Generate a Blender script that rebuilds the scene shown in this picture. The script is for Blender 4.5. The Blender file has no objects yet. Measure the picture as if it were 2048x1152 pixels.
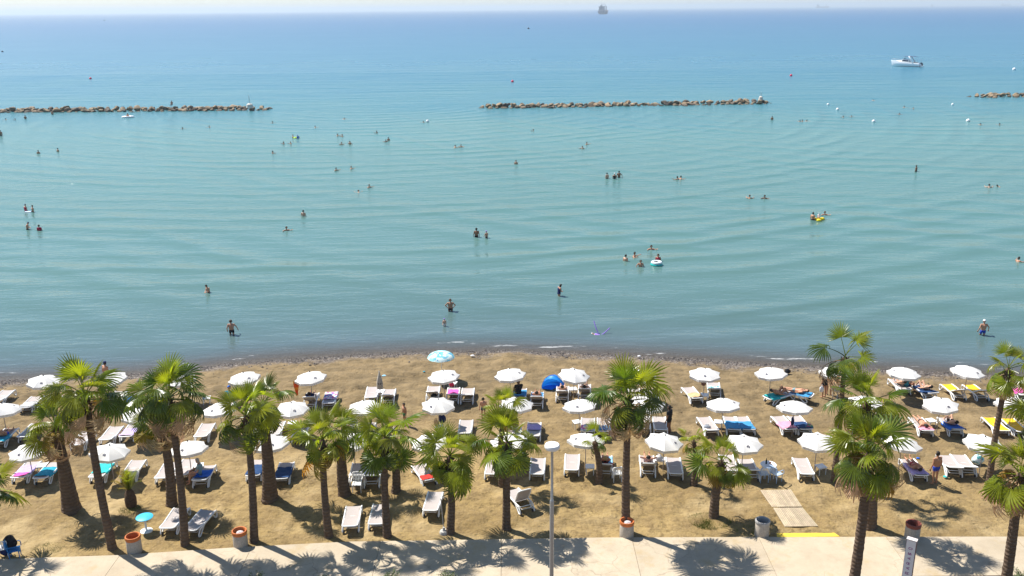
import bpy, bmesh, math, random
import numpy as np
from mathutils import Vector, Matrix, Euler
random.seed(7)
R = math.radians
PI = math.pi
SC = bpy.context.scene
COL = SC.collection
# ------------------------------------------------------------------ camera
CAM_H, FPX, ROLL = 22.5, 1800.0, R(.53)
PITCH = math.atan(558.5 / FPX)
SEA = -0.6
cd = bpy.data.cameras.new('camera')
cd.sensor_width = 36.0
cd.lens = FPX / 2048 * 36.0
cd.clip_start, cd.clip_end = .5, 60000
cam = bpy.data.objects.new('camera', cd)
COL.objects.link(cam)
_r, _u, _f = Vector((1, 0, 0)), Vector((0, math.sin(PITCH), math.cos(PITCH))), Vector((0, math.cos(PITCH), -math.sin(PITCH)))
_rr = _r * math.cos(ROLL) - _u * math.sin(ROLL)
_uu = _r * math.sin(ROLL) + _u * math.cos(ROLL)
cam.matrix_world = Matrix(((_rr.x, _uu.x, -_f.x, 0), (_rr.y, _uu.y, -_f.y, 0), (_rr.z, _uu.z, -_f.z, CAM_H), (0, 0, 0, 1)))
SC.camera = cam
# ------------------------------------------------------------------ world, sun, exposure
SUN_EL, SUN_DIR = R(56), R(143)          # elevation; compass angle of the sun in the xy plane (from +x, anticlockwise)
world = bpy.data.worlds.new('World')
SC.world = world
world.use_nodes = True
wn = world.node_tree.nodes
wn.clear()
wo = wn.new('ShaderNodeOutputWorld'); wb = wn.new('ShaderNodeBackground'); ws = wn.new('ShaderNodeTexSky')
ws.sky_type = 'NISHITA'; ws.sun_disc = False
ws.sun_elevation = SUN_EL; ws.sun_rotation = R(90) - SUN_DIR
ws.altitude = 20; ws.air_density = 1.0; ws.dust_density = 0.3; ws.ozone_density = 3.5
wb.inputs['Strength'].default_value = .082
world.node_tree.links.new(ws.outputs[0], wb.inputs[0]); world.node_tree.links.new(wb.outputs[0], wo.inputs[0])
sl = bpy.data.lights.new('sun', 'SUN')
sl.energy = 4.9; sl.angle = R(.53); sl.color = (1, .955, .88)
sun = bpy.data.objects.new('sun', sl)
COL.objects.link(sun)
sun.rotation_euler = Vector((-math.cos(SUN_DIR) * math.cos(SUN_EL), -math.sin(SUN_DIR) * math.cos(SUN_EL), -math.sin(SUN_EL))).to_track_quat('-Z', 'Y').to_euler()
SC.view_settings.view_transform = 'Standard'; SC.view_settings.look = 'None'
SC.view_settings.exposure = 0.76; SC.view_settings.gamma = 1.0
SC.cycles.max_bounces = 8; SC.cycles.transparent_max_bounces = 12; SC.cycles.volume_bounces = 0
SC.cycles.use_denoising = True
HAZE = .00015

# ------------------------------------------------------------------ measuring
def ray(px, py):
    X = (px - 1024) / FPX; Y = -(py - 576) / FPX
    a = X * math.cos(ROLL) + Y * math.sin(ROLL); b = -X * math.sin(ROLL) + Y * math.cos(ROLL)
    return a, math.cos(PITCH) + b * math.sin(PITCH), -math.sin(PITCH) + b * math.cos(PITCH)
def at(px, py, z=0.0):
    d = ray(px, py); t = (z - CAM_H) / d[2]
    return Vector((d[0] * t, d[1] * t, z))
_SP = [(-300, 772), (0, 762), (130, 757), (260, 750), (380, 739), (450, 729), (560, 721), (700, 711), (820, 705), (1000, 702), (1120, 705), (1250, 711),
       (1340, 716), (1510, 727), (1640, 734), (1750, 740), (1850, 744), (1950, 750), (2048, 754), (2400, 770)]
_SW = [at(x, y, SEA) for x, y in _SP]
_SX = np.array([p.x for p in _SW]); _SY = np.array([p.y for p in _SW])
def shore(x): return np.interp(x, _SX, _SY)
def ground_z(x, y):
    """sand height and sea bed: a gentle foreshore and a shallow lagoon"""
    d = shore(x) - y
    up = -SEA * (1 - np.exp(-np.maximum(d, 0) / 4.2))
    o = np.maximum(-d, 0)
    dn = 1.0 * (1 - np.exp(-o / 8.5)) + .0015 * o + 2.5 / (1 + np.exp(-(o - 175) / 8))
    return SEA + up - dn
def gnd(px, py):
    p = at(px, py, 0)
    for _ in range(6): p = at(px, py, float(ground_z(p.x, p.y)))
    return p
def vnoise(x, y, seed):
    """smooth value noise on arrays"""
    xi, yi = np.floor(x).astype(int), np.floor(y).astype(int)
    fx, fy = x - xi, y - yi
    fx, fy = fx * fx * (3 - 2 * fx), fy * fy * (3 - 2 * fy)
    def h(a, b):
        n = (a * 374761393 + b * 668265263 + seed * 974711) & 0x7fffffff
        n = ((n ^ (n >> 13)) * 1274126177) & 0x7fffffff
        return ((n ^ (n >> 16)) & 0xffff) / 65535.0
    return (h(xi, yi) * (1 - fx) + h(xi + 1, yi) * fx) * (1 - fy) + (h(xi, yi + 1) * (1 - fx) + h(xi + 1, yi + 1) * fx) * fy

# ------------------------------------------------------------------ materials
MATS = {}
class NT:
    def __init__(s, m): s.m = m; s.n = m.node_tree.nodes; s.l = m.node_tree.links
    def node(s, t, **kw):
        n = s.n.new(t)
        for k, v in kw.items():
            if hasattr(n, k) and k not in n.inputs: setattr(n, k, v)
            else: s.set(n, k, v)
        return n
    def set(s, n, k, v):
        i = n.inputs[k]
        if isinstance(v, bpy.types.NodeSocket): s.l.new(v, i)
        else: i.default_value = v
    def math(s, op, a, b=0.0, c=None, clamp=False):
        n = s.n.new('ShaderNodeMath'); n.operation = op; n.use_clamp = clamp
        s.set(n, 0, a); s.set(n, 1, b)
        if c is not None: s.set(n, 2, c)
        return n.outputs[0]
    def mix(s, f, a, b, t='RGBA'):
        n = s.n.new('ShaderNodeMix'); n.data_type = t
        k = {'RGBA': (6, 7, 2), 'FLOAT': (2, 3, 0)}[t]
        s.set(n, 0, f); s.set(n, k[0], a); s.set(n, k[1], b)
        return n.outputs[k[2]]
    def ramp(s, f, stops, interp='LINEAR'):
        n = s.n.new('ShaderNodeValToRGB'); s.l.new(f, n.inputs[0]); e = n.color_ramp.elements
        n.color_ramp.interpolation = interp
        while len(e) < len(stops): e.new(.5)
        for el, (p, c) in zip(e, stops): el.position = p; el.color = c if len(c) == 4 else (*c, 1)
        return n.outputs[0]
    def noise(s, vec, scale, detail=2.0, rough=.5, dim='3D'):
        n = s.n.new('ShaderNodeTexNoise'); n.noise_dimensions = dim
        if vec is not None: s.l.new(vec, n.inputs['Vector'])
        n.inputs['Scale'].default_value = scale; n.inputs['Detail'].default_value = detail; n.inputs['Roughness'].default_value = rough
        return n.outputs[0]
    def mapr(s, v, a, b, c, d):
        n = s.n.new('ShaderNodeMapRange'); s.l.new(v, n.inputs[0])
        for i, q in enumerate((a, b, c, d)): s.set(n, i + 1, q)
        return n.outputs[0]
def newmat(name):
    m = bpy.data.materials.new(name); m.use_nodes = True
    t = NT(m); t.n.clear()
    out = t.n.new('ShaderNodeOutputMaterial')
    b = t.n.new('ShaderNodeBsdfPrincipled')
    t.l.new(b.outputs[0], out.inputs[0])
    MATS[name] = m
    return m, t, b, out
def c4(c): return (c[0], c[1], c[2], 1)
def mat(name, rgb, rough=.6, var=.18, scale=6.0, bump=0.0, spec=.3, metal=0.0, translucent=0.0, objvar=0.0):
    """plain procedural paint, cloth or plastic: base colour with a little mottling and per-object variation"""
    if name in MATS: return MATS[name]
    m, t, b, out = newmat(name)
    co = t.node('ShaderNodeTexCoord').outputs['Object']
    nz = t.noise(co, scale, 4, .6)
    col = t.mix(t.mapr(nz, .3, .7, 0, 1), c4([v * (1 - var) for v in rgb]), c4([min(1, v * (1 + var)) for v in rgb]))
    if objvar:
        rnd = t.node('ShaderNodeObjectInfo').outputs['Random']
        hs = t.node('ShaderNodeHueSaturation', Color=col)
        t.set(hs, 'Value', t.mapr(rnd, 0, 1, 1 - objvar, 1 + objvar))
        t.set(hs, 'Hue', t.mapr(t.math('FRACT', t.math('MULTIPLY', rnd, 7.3)), 0, 1, .5 - objvar * .07, .5 + objvar * .07))
        col = hs.outputs[0]
    t.set(b, 'Base Color', col); t.set(b, 'Roughness', rough); t.set(b, 'Metallic', metal); t.set(b, 'Specular IOR Level', spec)
    if bump:
        bp = t.node('ShaderNodeBump', Height=nz, Strength=.6, Distance=bump)
        t.set(b, 'Normal', bp.outputs[0])
    if translucent:
        tr = t.node('ShaderNodeBsdfTranslucent', Color=t.mix(1.0, col, col))
        if translucent >= .4:
            mu = t.n.new('ShaderNodeMix'); mu.data_type = 'RGBA'; mu.blend_type = 'MULTIPLY'; mu.inputs[0].default_value = 1; t.l.new(col, mu.inputs[6]); mu.inputs[7].default_value = (1.9, 1.75, .7, 1); mu.clamp_result = False
            t.l.new(mu.outputs[2], tr.inputs[0])
        mx = t.node('ShaderNodeMixShader'); t.set(mx, 0, translucent)
        t.l.new(b.outputs[0], mx.inputs[1]); t.l.new(tr.outputs[0], mx.inputs[2]); t.l.new(mx.outputs[0], out.inputs[0])
    return m
def stripes(name, cols, scale=18, axis='X', rough=.85):
    if name in MATS: return MATS[name]
    m, t, b, out = newmat(name)
    co = t.node('ShaderNodeTexCoord').outputs['Object']
    sp = t.node('ShaderNodeSeparateXYZ', Vector=co).outputs['XYZ'.index(axis)]
    f = t.math('FRACT', t.math('MULTIPLY', sp, scale / len(cols)))
    col = t.ramp(f, [(i / len(cols), c) for i, c in enumerate(cols)], 'CONSTANT')
    t.set(b, 'Base Color', col); t.set(b, 'Roughness', rough)
    return m
def blotch(name, cols, scale=7, rough=.85, stretch=(1, 1, 1)):
    """printed cloth: cells of several colours"""
    if name in MATS: return MATS[name]
    m, t, b, out = newmat(name)
    co = t.node('ShaderNodeTexCoord').outputs['Object']
    mp = t.node('ShaderNodeMapping', Vector=co); t.set(mp, 'Scale', stretch)
    v = t.n.new('ShaderNodeTexVoronoi'); t.l.new(mp.outputs[0], v.inputs['Vector']); v.inputs['Scale'].default_value = scale
    sx = t.node('ShaderNodeSeparateColor', Color=v.outputs['Color']).outputs[0]
    t.set(b, 'Base Color', t.ramp(sx, [(i / len(cols), c) for i, c in enumerate(cols)], 'CONSTANT')); t.set(b, 'Roughness', rough)
    return m

def sand_material():
    m, t, b, out = newmat('sand')
    P = t.node('ShaderNodeNewGeometry').outputs['Position']
    d = t.node('ShaderNodeAttribute', attribute_name='shore_distance').outputs['Fac']
    big = t.noise(P, .16, 4, .6); mid = t.noise(P, 1.1, 5, .62); fine = t.noise(P, 9, 4, .7)
    mp = t.node('ShaderNodeMapping', Vector=P); t.set(mp, 'Scale', (.35, 1.6, 1))
    rake = t.noise(mp.outputs[0], 1.0, 4, .65)
    dry = t.mix(t.mapr(big, .38, .62, 0, 1), (.225, .154, .060, 1), (.340, .240, .100, 1))
    dry = t.mix(t.mapr(mid, .42, .68, 0, .85), dry, (.205, .140, .064, 1))
    dry = t.mix(t.mapr(rake, .56, .76, 0, .55), dry, (.135, .098, .052, 1))
    # seaward the sand is greyer and browner
    dry = t.mix(t.mapr(t.noise(P, 3.0, 5, .7), .50, .62, 0, .7), dry, (.145, .097, .040, 1))  # dark mottle painted in for the shade of trodden dents
    dry = t.mix(t.mapr(fine, .55, .72, 0, .35), dry, (.46, .35, .20, 1))
    dn = t.math('ADD', d, t.mapr(big, .3, .7, -2.5, 2.5))
    grey = t.mix(t.mapr(mid, .35, .7, 0, 1), (.245, .175, .088, 1), (.125, .090, .045, 1))
    col = t.mix(t.mapr(dn, 9, 21, 1, 0), dry, grey)
    m2 = t.node('ShaderNodeMapping', Vector=P); t.set(m2, 'Scale', (.10, 1.5, 1)); t.set(m2, 'Rotation', (0, 0, R(3)))
    col = t.mix(t.math('MULTIPLY', t.mapr(t.noise(m2.outputs[0], 1.0, 5, .7), .54, .66, 0, .7), t.mapr(dn, 4, 20, 1, .35)), col, (.105, .078, .042, 1))
    col = t.mix(t.math('MULTIPLY', t.mapr(t.noise(P, .27, 4, .6), .50, .66, 0, .75), t.mapr(d, 10, 20, .15, 1)), col, (.42, .315, .165, 1))
    # dark trodden seaweed crumbs
    col = t.mix(t.mapr(t.noise(P, 2.6, 6, .75), .64, .74, 0, .75), col, (.07, .055, .03, 1))
    # shingle
    vo = t.n.new('ShaderNodeTexVoronoi'); t.l.new(P, vo.inputs['Vector']); vo.inputs['Scale'].default_value = 11
    pv = t.node('ShaderNodeSeparateColor', Color=vo.outputs['Color']).outputs[0]
    peb = t.ramp(pv, [(0, (.03, .026, .026)), (.35, (.095, .078, .066)), (.7, (.16, .13, .108)), (.93, (.24, .21, .19)), (1, (.34, .31, .28))])
    wob = t.noise(P, .45, 4, .6)
    ds = t.math('ADD', d, t.mapr(wob, .25, .75, -1.1, 1.1))
    band = t.math('MULTIPLY', t.mapr(ds, .7, 1.8, 1, 0), t.mapr(t.noise(P, 3.5, 4, .7), .32, .5, .35, 1))
    col = t.mix(band, col, peb)
    wet = t.mapr(t.math('ADD', d, t.mapr(wob, .3, .7, -.25, .25)), .05, .6, 1, 0)
    col = t.mix(t.math('MULTIPLY', wet, .5), col, (.065, .055, .042, 1))
    bed = t.mapr(d, -9, -1.0, 1, 0)
    col = t.mix(bed, col, (.20, .19, .13, 1))
    # scrub grass film near the foot of the palms on the right
    t.set(b, 'Base Color', col)
    t.set(b, 'Roughness', t.mapr(wet, 0, 1, .92, .35)); t.set(b, 'Specular IOR Level', .25)
    hgt = t.math('ADD', t.math('MULTIPLY', mid, .16), t.math('ADD', t.math('MULTIPLY', fine, .03), t.math('MULTIPLY', rake, .08)))
    foot = t.n.new('ShaderNodeTexVoronoi'); t.l.new(P, foot.inputs['Vector']); foot.inputs['Scale'].default_value = 2.3
    hgt = t.math('ADD', hgt, t.math('MULTIPLY', t.mapr(foot.outputs['Distance'], 0, .28, 0, 1), .035))
    bp = t.node('ShaderNodeBump', Height=hgt, Strength=1.0, Distance=1.5)
    t.set(b, 'Normal', bp.outputs[0])
    return m
def water_material():
    m, t, b, out = newmat('sea_water')
    P = t.node('ShaderNodeNewGeometry').outputs['Position']
    off = t.node('ShaderNodeAttribute', attribute_name='offshore').outputs['Fac']
    sep = t.node('ShaderNodeSeparateXYZ', Vector=P)
    warp = t.math('MULTIPLY', t.noise(P, .035, 3, .55), 9.0)
    def radial(cx, cy, wl, seed):
        """swell spreading in arcs from a gap between the breakwaters"""
        dx = t.math('SUBTRACT', sep.outputs[0], cx); dy = t.math('SUBTRACT', sep.outputs[1], cy)
        r = t.math('SQRT', t.math('ADD', t.math('MULTIPLY', dx, dx), t.math('MULTIPLY', dy, dy)))
        a = t.math('ARCTAN2', dx, t.math('MULTIPLY', dy, -1.0))
        cv = t.node('ShaderNodeCombineXYZ', X=t.math('DIVIDE', r, wl * 2.2), Y=t.math('MULTIPLY', a, 4.0), Z=float(seed))
        env = t.mapr(t.noise(cv.outputs[0], 1.0, 2, .5), .36, .66, 0, 1)
        ph = t.math('ADD', t.math('MULTIPLY', r, 2 * PI / wl), warp)
        w = t.math('POWER', t.math('ADD', t.math('MULTIPLY', t.math('SINE', ph), .5), .5), 1.6)
        return t.math('MULTIPLY', w, env)
    inside = t.mapr(off, 150, 185, 1, 0)
    w1 = radial(-33, 235, 5.2, 1); w2 = radial(93, 248, 6.4, 5); w3 = radial(-20, 300, 3.1, 9)
    swell_in = t.math('ADD', t.math('ADD', t.math('MULTIPLY', w1, .21), t.math('MULTIPLY', w2, .20)), t.math('MULTIPLY', w3, .035))
    mo = t.node('ShaderNodeMapping', Vector=P); t.set(mo, 'Scale', (.045, .15, 1)); t.set(mo, 'Rotation', (0, 0, R(4)))
    swell_out = t.math('MULTIPLY', t.noise(mo.outputs[0], 1, 3, .6), .9)
    swell = t.mix(inside, swell_out, swell_in, 'FLOAT')
    mc = t.node('ShaderNodeMapping', Vector=P); t.set(mc, 'Scale', (.34, 1.2, 1)); t.set(mc, 'Rotation', (0, 0, R(-9)))
    chop = t.math('MULTIPLY', t.noise(mc.outputs[0], 1.0, 3, .55),  .17)
    mf = t.node('ShaderNodeMapping', Vector=P); t.set(mf, 'Scale', (1.3, 3.4, 1)); t.set(mf, 'Rotation', (0, 0, R(12)))
    rip = t.math('MULTIPLY', t.noise(mf.outputs[0], 1.0, 2, .5), .045)
    ml = t.node('ShaderNodeMapping', Vector=P); t.set(ml, 'Scale', (.0035, .016, 1))
    calm = t.mapr(t.noise(ml.outputs[0], 1, 4, .6), .38, .62, .45, 1.15)      # slicks where the wind leaves the water smooth
    calm = t.mix(t.mapr(off, 0, 14, 1, 0), calm, .5, 'FLOAT')
    h = t.math('ADD', t.math('MULTIPLY', swell, t.mapr(off, 0, 25, .25, 1)), t.math('MULTIPLY', t.math('ADD', chop, rip), calm))
    bp = t.node('ShaderNodeBump', Height=h, Strength=1.0, Distance=1.0)
    # body colour of the water: set by how deep it is and what lies under it
    lg = t.math('LOGARITHM', t.math('MAXIMUM', t.math('ADD', off, 1.0), 1.0), 10.0)
    lg = t.math('ADD', lg, t.mapr(t.noise(P, .03, 3, .5), .3, .7, -.06, .06))
    col = t.ramp(t.math('DIVIDE', lg, 4.0), [(.0, (.15, .12, .085)), (.08, (.115, .12, .115)), (.15, (.088, .130, .138)), (.24, (.078, .142, .138)), (.36, (.088, .180, .164)),
                                             (.52, (.088, .216, .208)), (.565, (.052, .190, .225)), (.66, (.020, .152, .250)), (.80, (.013, .110, .245)), (1, (.012, .090, .225))])
    t.set(b, 'Base Color', col); t.set(b, 'Roughness', t.mapr(lg, 1.2, 3.2, .13, .34)); t.set(b, 'IOR', 1.333); t.set(b, 'Normal', bp.outputs[0])
    tr = t.node('ShaderNodeBsdfTransparent')
    al = t.math('SUBTRACT', 1.0, t.math('EXPONENT', t.math('MULTIPLY', t.math('ADD', off, .3), -.55)))
    al = t.math('MINIMUM', t.math('MAXIMUM', al, .10), .93)
    # foam where the last wave breaks and slides up the shingle
    mfo = t.node('ShaderNodeMapping', Vector=P); t.set(mfo, 'Scale', (.5, 2.5, 1))
    fo = t.noise(mfo.outputs[0], 1.0, 5, .7)
    line = t.math('MULTIPLY', t.mapr(t.math('ABSOLUTE', t.math('SUBTRACT', off, t.mapr(t.noise(P, .22, 2), .3, .7, .1, 2.2))), .05, .4, 1, 0), t.mapr(fo, .56, .63, 0, 1))
    line = t.math('MULTIPLY', line, t.mapr(t.noise(P, .12, 2), .36, .56, 0, 1))
    foam = t.node('ShaderNodeBsdfDiffuse', Color=(.8, .8, .8, 1))
    mx = t.node('ShaderNodeMixShader'); t.set(mx, 0, al); t.l.new(tr.outputs[0], mx.inputs[1]); t.l.new(b.outputs[0], mx.inputs[2])
    m2 = t.node('ShaderNodeMixShader'); t.set(m2, 0, t.math('MULTIPLY', line, .6)); t.l.new(mx.outputs[0], m2.inputs[1]); t.l.new(foam.outputs[0], m2.inputs[2])
    t.l.new(m2.outputs[0], out.inputs[0])
    return m
def concrete_material():
    m, t, b, out = newmat('promenade_concrete')
    P = t.node('ShaderNodeNewGeometry').outputs['Position']
    big = t.noise(P, .35, 5, .65); fine = t.noise(P, 7, 5, .7)
    col = t.mix(t.mapr(big, .3, .7, 0, 1), (.40, .33, .235, 1), (.51, .43, .32, 1))
    col = t.mix(t.mapr(fine, .45, .75, 0, .35), col, (.36, .30, .22, 1))
    col = t.mix(t.mapr(t.noise(P, 1.3, 5, .7), .52, .68, 0, .7), col, (.36, .29, .205, 1))
    col = t.mix(t.mapr(t.noise(P, .8, 6, .72), .55, .68, 0, .65), col, (.40, .30, .165, 1))
    ck = t.n.new('ShaderNodeTexVoronoi'); ck.feature = 'DISTANCE_TO_EDGE'; ck.inputs['Scale'].default_value = .42
    wv = t.node('ShaderNodeVectorMath', operation='ADD'); t.l.new(P, wv.inputs[0]); nv = t.n.new('ShaderNodeTexNoise'); nv.inputs['Scale'].default_value = 1.2; t.l.new(P, nv.inputs['Vector']); t.l.new(nv.outputs['Color'], wv.inputs[1]); t.l.new(wv.outputs[0], ck.inputs['Vector'])
    col = t.mix(t.math('MULTIPLY', t.mapr(ck.outputs['Distance'], .0, .012, .45, 0), t.mapr(big, .45, .55, 0, 1)), col, (.16, .12, .085, 1))
    rnd = t.node('ShaderNodeObjectInfo').outputs['Random']
    hs = t.node('ShaderNodeHueSaturation', Color=col); t.set(hs, 'Value', t.mapr(rnd, 0, 1, .92, 1.05))
    t.set(b, 'Base Color', hs.outputs[0]); t.set(b, 'Roughness', .85); t.set(b, 'Specular IOR Level', .2)
    t.set(b, 'Normal', t.node('ShaderNodeBump', Height=fine, Strength=.5, Distance=.02).outputs[0])
    return m
def trunk_material():
    m, t, b, out = newmat('palm_bark')
    tc = t.node('ShaderNodeTexCoord').outputs['Object']
    sp = t.node('ShaderNodeSeparateXYZ', Vector=tc)
    nz = t.noise(tc, 5, 5, .65)
    zz = t.math('ADD', t.math('MULTIPLY', sp.outputs[2], 38.0), t.math('MULTIPLY', nz, 7.0))
    ring = t.math('ADD', t.math('MULTIPLY', t.math('SINE', zz), .5), .5)
    col = t.mix(t.mapr(nz, .3, .7, 0, 1), (.105, .070, .047, 1), (.175, .125, .088, 1))
    col = t.mix(t.math('MULTIPLY', t.math('POWER', ring, 3), .6), col, (.075, .05, .035, 1))
    col = t.mix(t.mapr(t.noise(tc, 1.2, 3), .5, .7, 0, .5), col, (.15, .115, .085, 1))
    t.set(b, 'Base Color', col); t.set(b, 'Roughness', .9); t.set(b, 'Specular IOR Level', .15)
    h = t.math('ADD', t.math('MULTIPLY', ring, -.02), t.math('MULTIPLY', nz, .03))
    t.set(b, 'Normal', t.node('ShaderNodeBump', Height=h, Strength=.9, Distance=1).outputs[0])
    return m
def rock_material():
    m, t, b, out = newmat('breakwater_rock')
    P = t.node('ShaderNodeNewGeometry').outputs['Position']
    sp = t.node('ShaderNodeSeparateXYZ', Vector=P)
    nz = t.noise(P, .9, 5, .65)
    rnd = t.node('ShaderNodeObjectInfo').outputs['Random']
    base = t.ramp(rnd, [(0, (.26, .18, .10)), (.4, (.34, .25, .15)), (.65, (.24, .175, .11)), (.8, (.12, .095, .07)), (1, (.06, .052, .045))])
    col = t.mix(t.mapr(nz, .4, .68, 0, .8), base, (.13, .095, .06, 1))
    low = t.mapr(t.math('ADD', sp.outputs[2], t.mapr(nz, .3, .7, -.15, .15)), SEA + .1, SEA + .35, 1, 0)      # weed and wet stone at the tide line
    col = t.mix(t.math('MULTIPLY', low, .8), col, (.035, .03, .022, 1))
    t.set(b, 'Base Color', col); t.set(b, 'Roughness', .85)
    t.set(b, 'Normal', t.node('ShaderNodeBump', Height=nz, Strength=.8, Distance=.25).outputs[0])
    return m
SAND, WATER, CONC, BARK, ROCK = sand_material(), water_material(), concrete_material(), trunk_material(), rock_material()
WHITE = mat('white_plastic', (.78, .78, .77), .38, .04, 3, spec=.45)
SLING = mat('taupe_sling', (.40, .355, .335), .8, .06, 30)
CANVAS = mat('white_canvas', (.77, .75, .715), .85, .06, 2.5, translucent=.12, objvar=.035)
STEEL = mat('galvanised_steel', (.42, .43, .44), .4, .08, 12, metal=.6)
BROWNPOLE = mat('painted_pole', (.36, .30, .26), .5, .1, 5)
DARK = mat('dark_rubber', (.03, .03, .035), .6, .2)
NAVYINK = mat('navy_print', (.03, .03, .07), .8, .2)
LEAF = [mat('fan_leaf_fresh', (.195, .235, .018), .33, .25, 5, spec=.5, translucent=.5, objvar=.22),
        mat('fan_leaf_deep', (.085, .130, .014), .33, .25, 5, spec=.5, translucent=.44, objvar=.22),
        mat('fan_leaf_yellow', (.30, .20, .025), .6, .25, 5, translucent=.25, objvar=.25),
        mat('fan_leaf_dead', (.52, .38, .22), .85, .3, 5, translucent=.35, objvar=.3)]
BOOT = mat('leaf_base_fibre', (.10, .062, .038), .95, .4, 9, bump=.03)

# ------------------------------------------------------------------ mesh helpers
class MB:
    def __init__(s): s.v = []; s.f = []
    def add(s, vs, fs):
        o = len(s.v); s.v += [tuple(v) for v in vs]; s.f += [tuple(i + o for i in f) for f in fs]
        return s
    def box(s, x0, x1, y0, y1, z0, z1, M=None):
        vs = [Vector((x, y, z)) for z in (z0, z1) for y in (y0, y1) for x in (x0, x1)]
        if M: vs = [M @ v for v in vs]
        return s.add(vs, [(0, 2, 3, 1), (4, 5, 7, 6), (0, 1, 5, 4), (2, 6, 7, 3), (0, 4, 6, 2), (1, 3, 7, 5)])
    def tube(s, pts, rad, n=8, cap=True, flat=1.0):
        pts = [Vector(p) for p in pts]; k = len(pts)
        rad = rad if isinstance(rad, (list, tuple)) else [rad] * k
        vs = []; up = Vector((0, 0, 1)); last = None
        for i, p in enumerate(pts):
            d = (pts[min(i + 1, k - 1)] - pts[max(i - 1, 0)]).normalized()
            if last is None:
                a = d.cross(up)
                if a.length < .05: a = d.cross(Vector((0, 1, 0)))
            else: a = last - d * last.dot(d)
            a.normalize(); last = a; b = d.cross(a)
            for j in range(n):
                t = 2 * PI * j / n
                vs.append(p + (a * math.cos(t) + b * math.sin(t) * flat) * rad[i])
        fs = [(i * n + j, i * n + (j + 1) % n, (i + 1) * n + (j + 1) % n, (i + 1) * n + j) for i in range(k - 1) for j in range(n)]
        if cap: fs += [tuple(range(n))[::-1], tuple((k - 1) * n + j for j in range(n))]
        return s.add(vs, fs)
    def lathe(s, prof, n=20, cx=0, cy=0, cap=True):
        vs = [(cx + r * math.cos(2 * PI * j / n), cy + r * math.sin(2 * PI * j / n), z) for r, z in prof for j in range(n)]
        k = len(prof)
        fs = [(i * n + j, i * n + (j + 1) % n, (i + 1) * n + (j + 1) % n, (i + 1) * n + j) for i in range(k - 1) for j in range(n)]
        if cap: fs += [tuple(range(n))[::-1], tuple((k - 1) * n + j for j in range(n))]
        return s.add(vs, fs)
    def sphere(s, c, r, n=10, m=6, sq=(1, 1, 1)):
        prof = [(math.sin(PI * i / m), -math.cos(PI * i / m)) for i in range(m + 1)]
        vs = [(c[0] + r * sq[0] * max(a, .001) * math.cos(2 * PI * j / n), c[1] + r * sq[1] * max(a, .001) * math.sin(2 * PI * j / n), c[2] + r * sq[2] * z) for a, z in prof for j in range(n)]
        return s.add(vs, [(i * n + j, i * n + (j + 1) % n, (i + 1) * n + (j + 1) % n, (i + 1) * n + j) for i in range(m) for j in range(n)])
    def grid(s, P):
        """P[i][j] points"""
        k, n = len(P), len(P[0])
        return s.add([p for row in P for p in row], [(i * n + j, i * n + j + 1, (i + 1) * n + j + 1, (i + 1) * n + j) for i in range(k - 1) for j in range(n - 1)])
    def mesh(s, name, material=None, smooth=None):
        me = bpy.data.meshes.new(name); me.from_pydata(s.v, [], s.f); me.update()
        if material: me.materials.append(material)
        if smooth is not None:
            me.polygons.foreach_set('use_smooth', [True] * len(me.polygons))
            if smooth < 180: me.set_sharp_from_angle(angle=R(smooth))
        return me
    def build(s, name, material, parent=None, smooth=None): return obj(name, s.mesh(name, material, smooth), parent)
def obj(name, me, parent=None, material=None):
    o = bpy.data.objects.new(name, me); COL.objects.link(o)
    if parent: o.parent = parent
    if material: setm(o, material)
    return o
def setm(o, material):
    o.material_slots[0].link = 'OBJECT'; o.material_slots[0].material = material
def tag(o, label=None, cat=None, group=None, kind=None):
    for k, v in (('label', label), ('category', cat), ('group', group), ('kind', kind)):
        if v: o[k] = v
    return o
def empty(name, loc=(0, 0, 0), rz=0):
    o = bpy.data.objects.new(name, None); COL.objects.link(o); o.location = loc; o.rotation_euler = (0, 0, rz); o.empty_display_size = .2
    return o
def ordinal(i): return ['first', 'second', 'third', 'fourth', 'fifth', 'sixth', 'seventh', 'eighth', 'ninth', 'tenth', 'eleventh', 'twelfth', 'thirteenth', 'fourteenth', 'fifteenth',
                        'sixteenth', 'seventeenth', 'eighteenth', 'nineteenth', 'twentieth', 'twenty-first', 'twenty-second', 'twenty-third', 'twenty-fourth', 'twenty-fifth', 'twenty-sixth',
                        'twenty-seventh', 'twenty-eighth', 'twenty-ninth', 'thirtieth', 'thirty-first', 'thirty-second', 'thirty-third', 'thirty-fourth', 'thirty-fifth', 'thirty-sixth',
                        'thirty-seventh', 'thirty-eighth', 'thirty-ninth', 'fortieth'][i]

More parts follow.
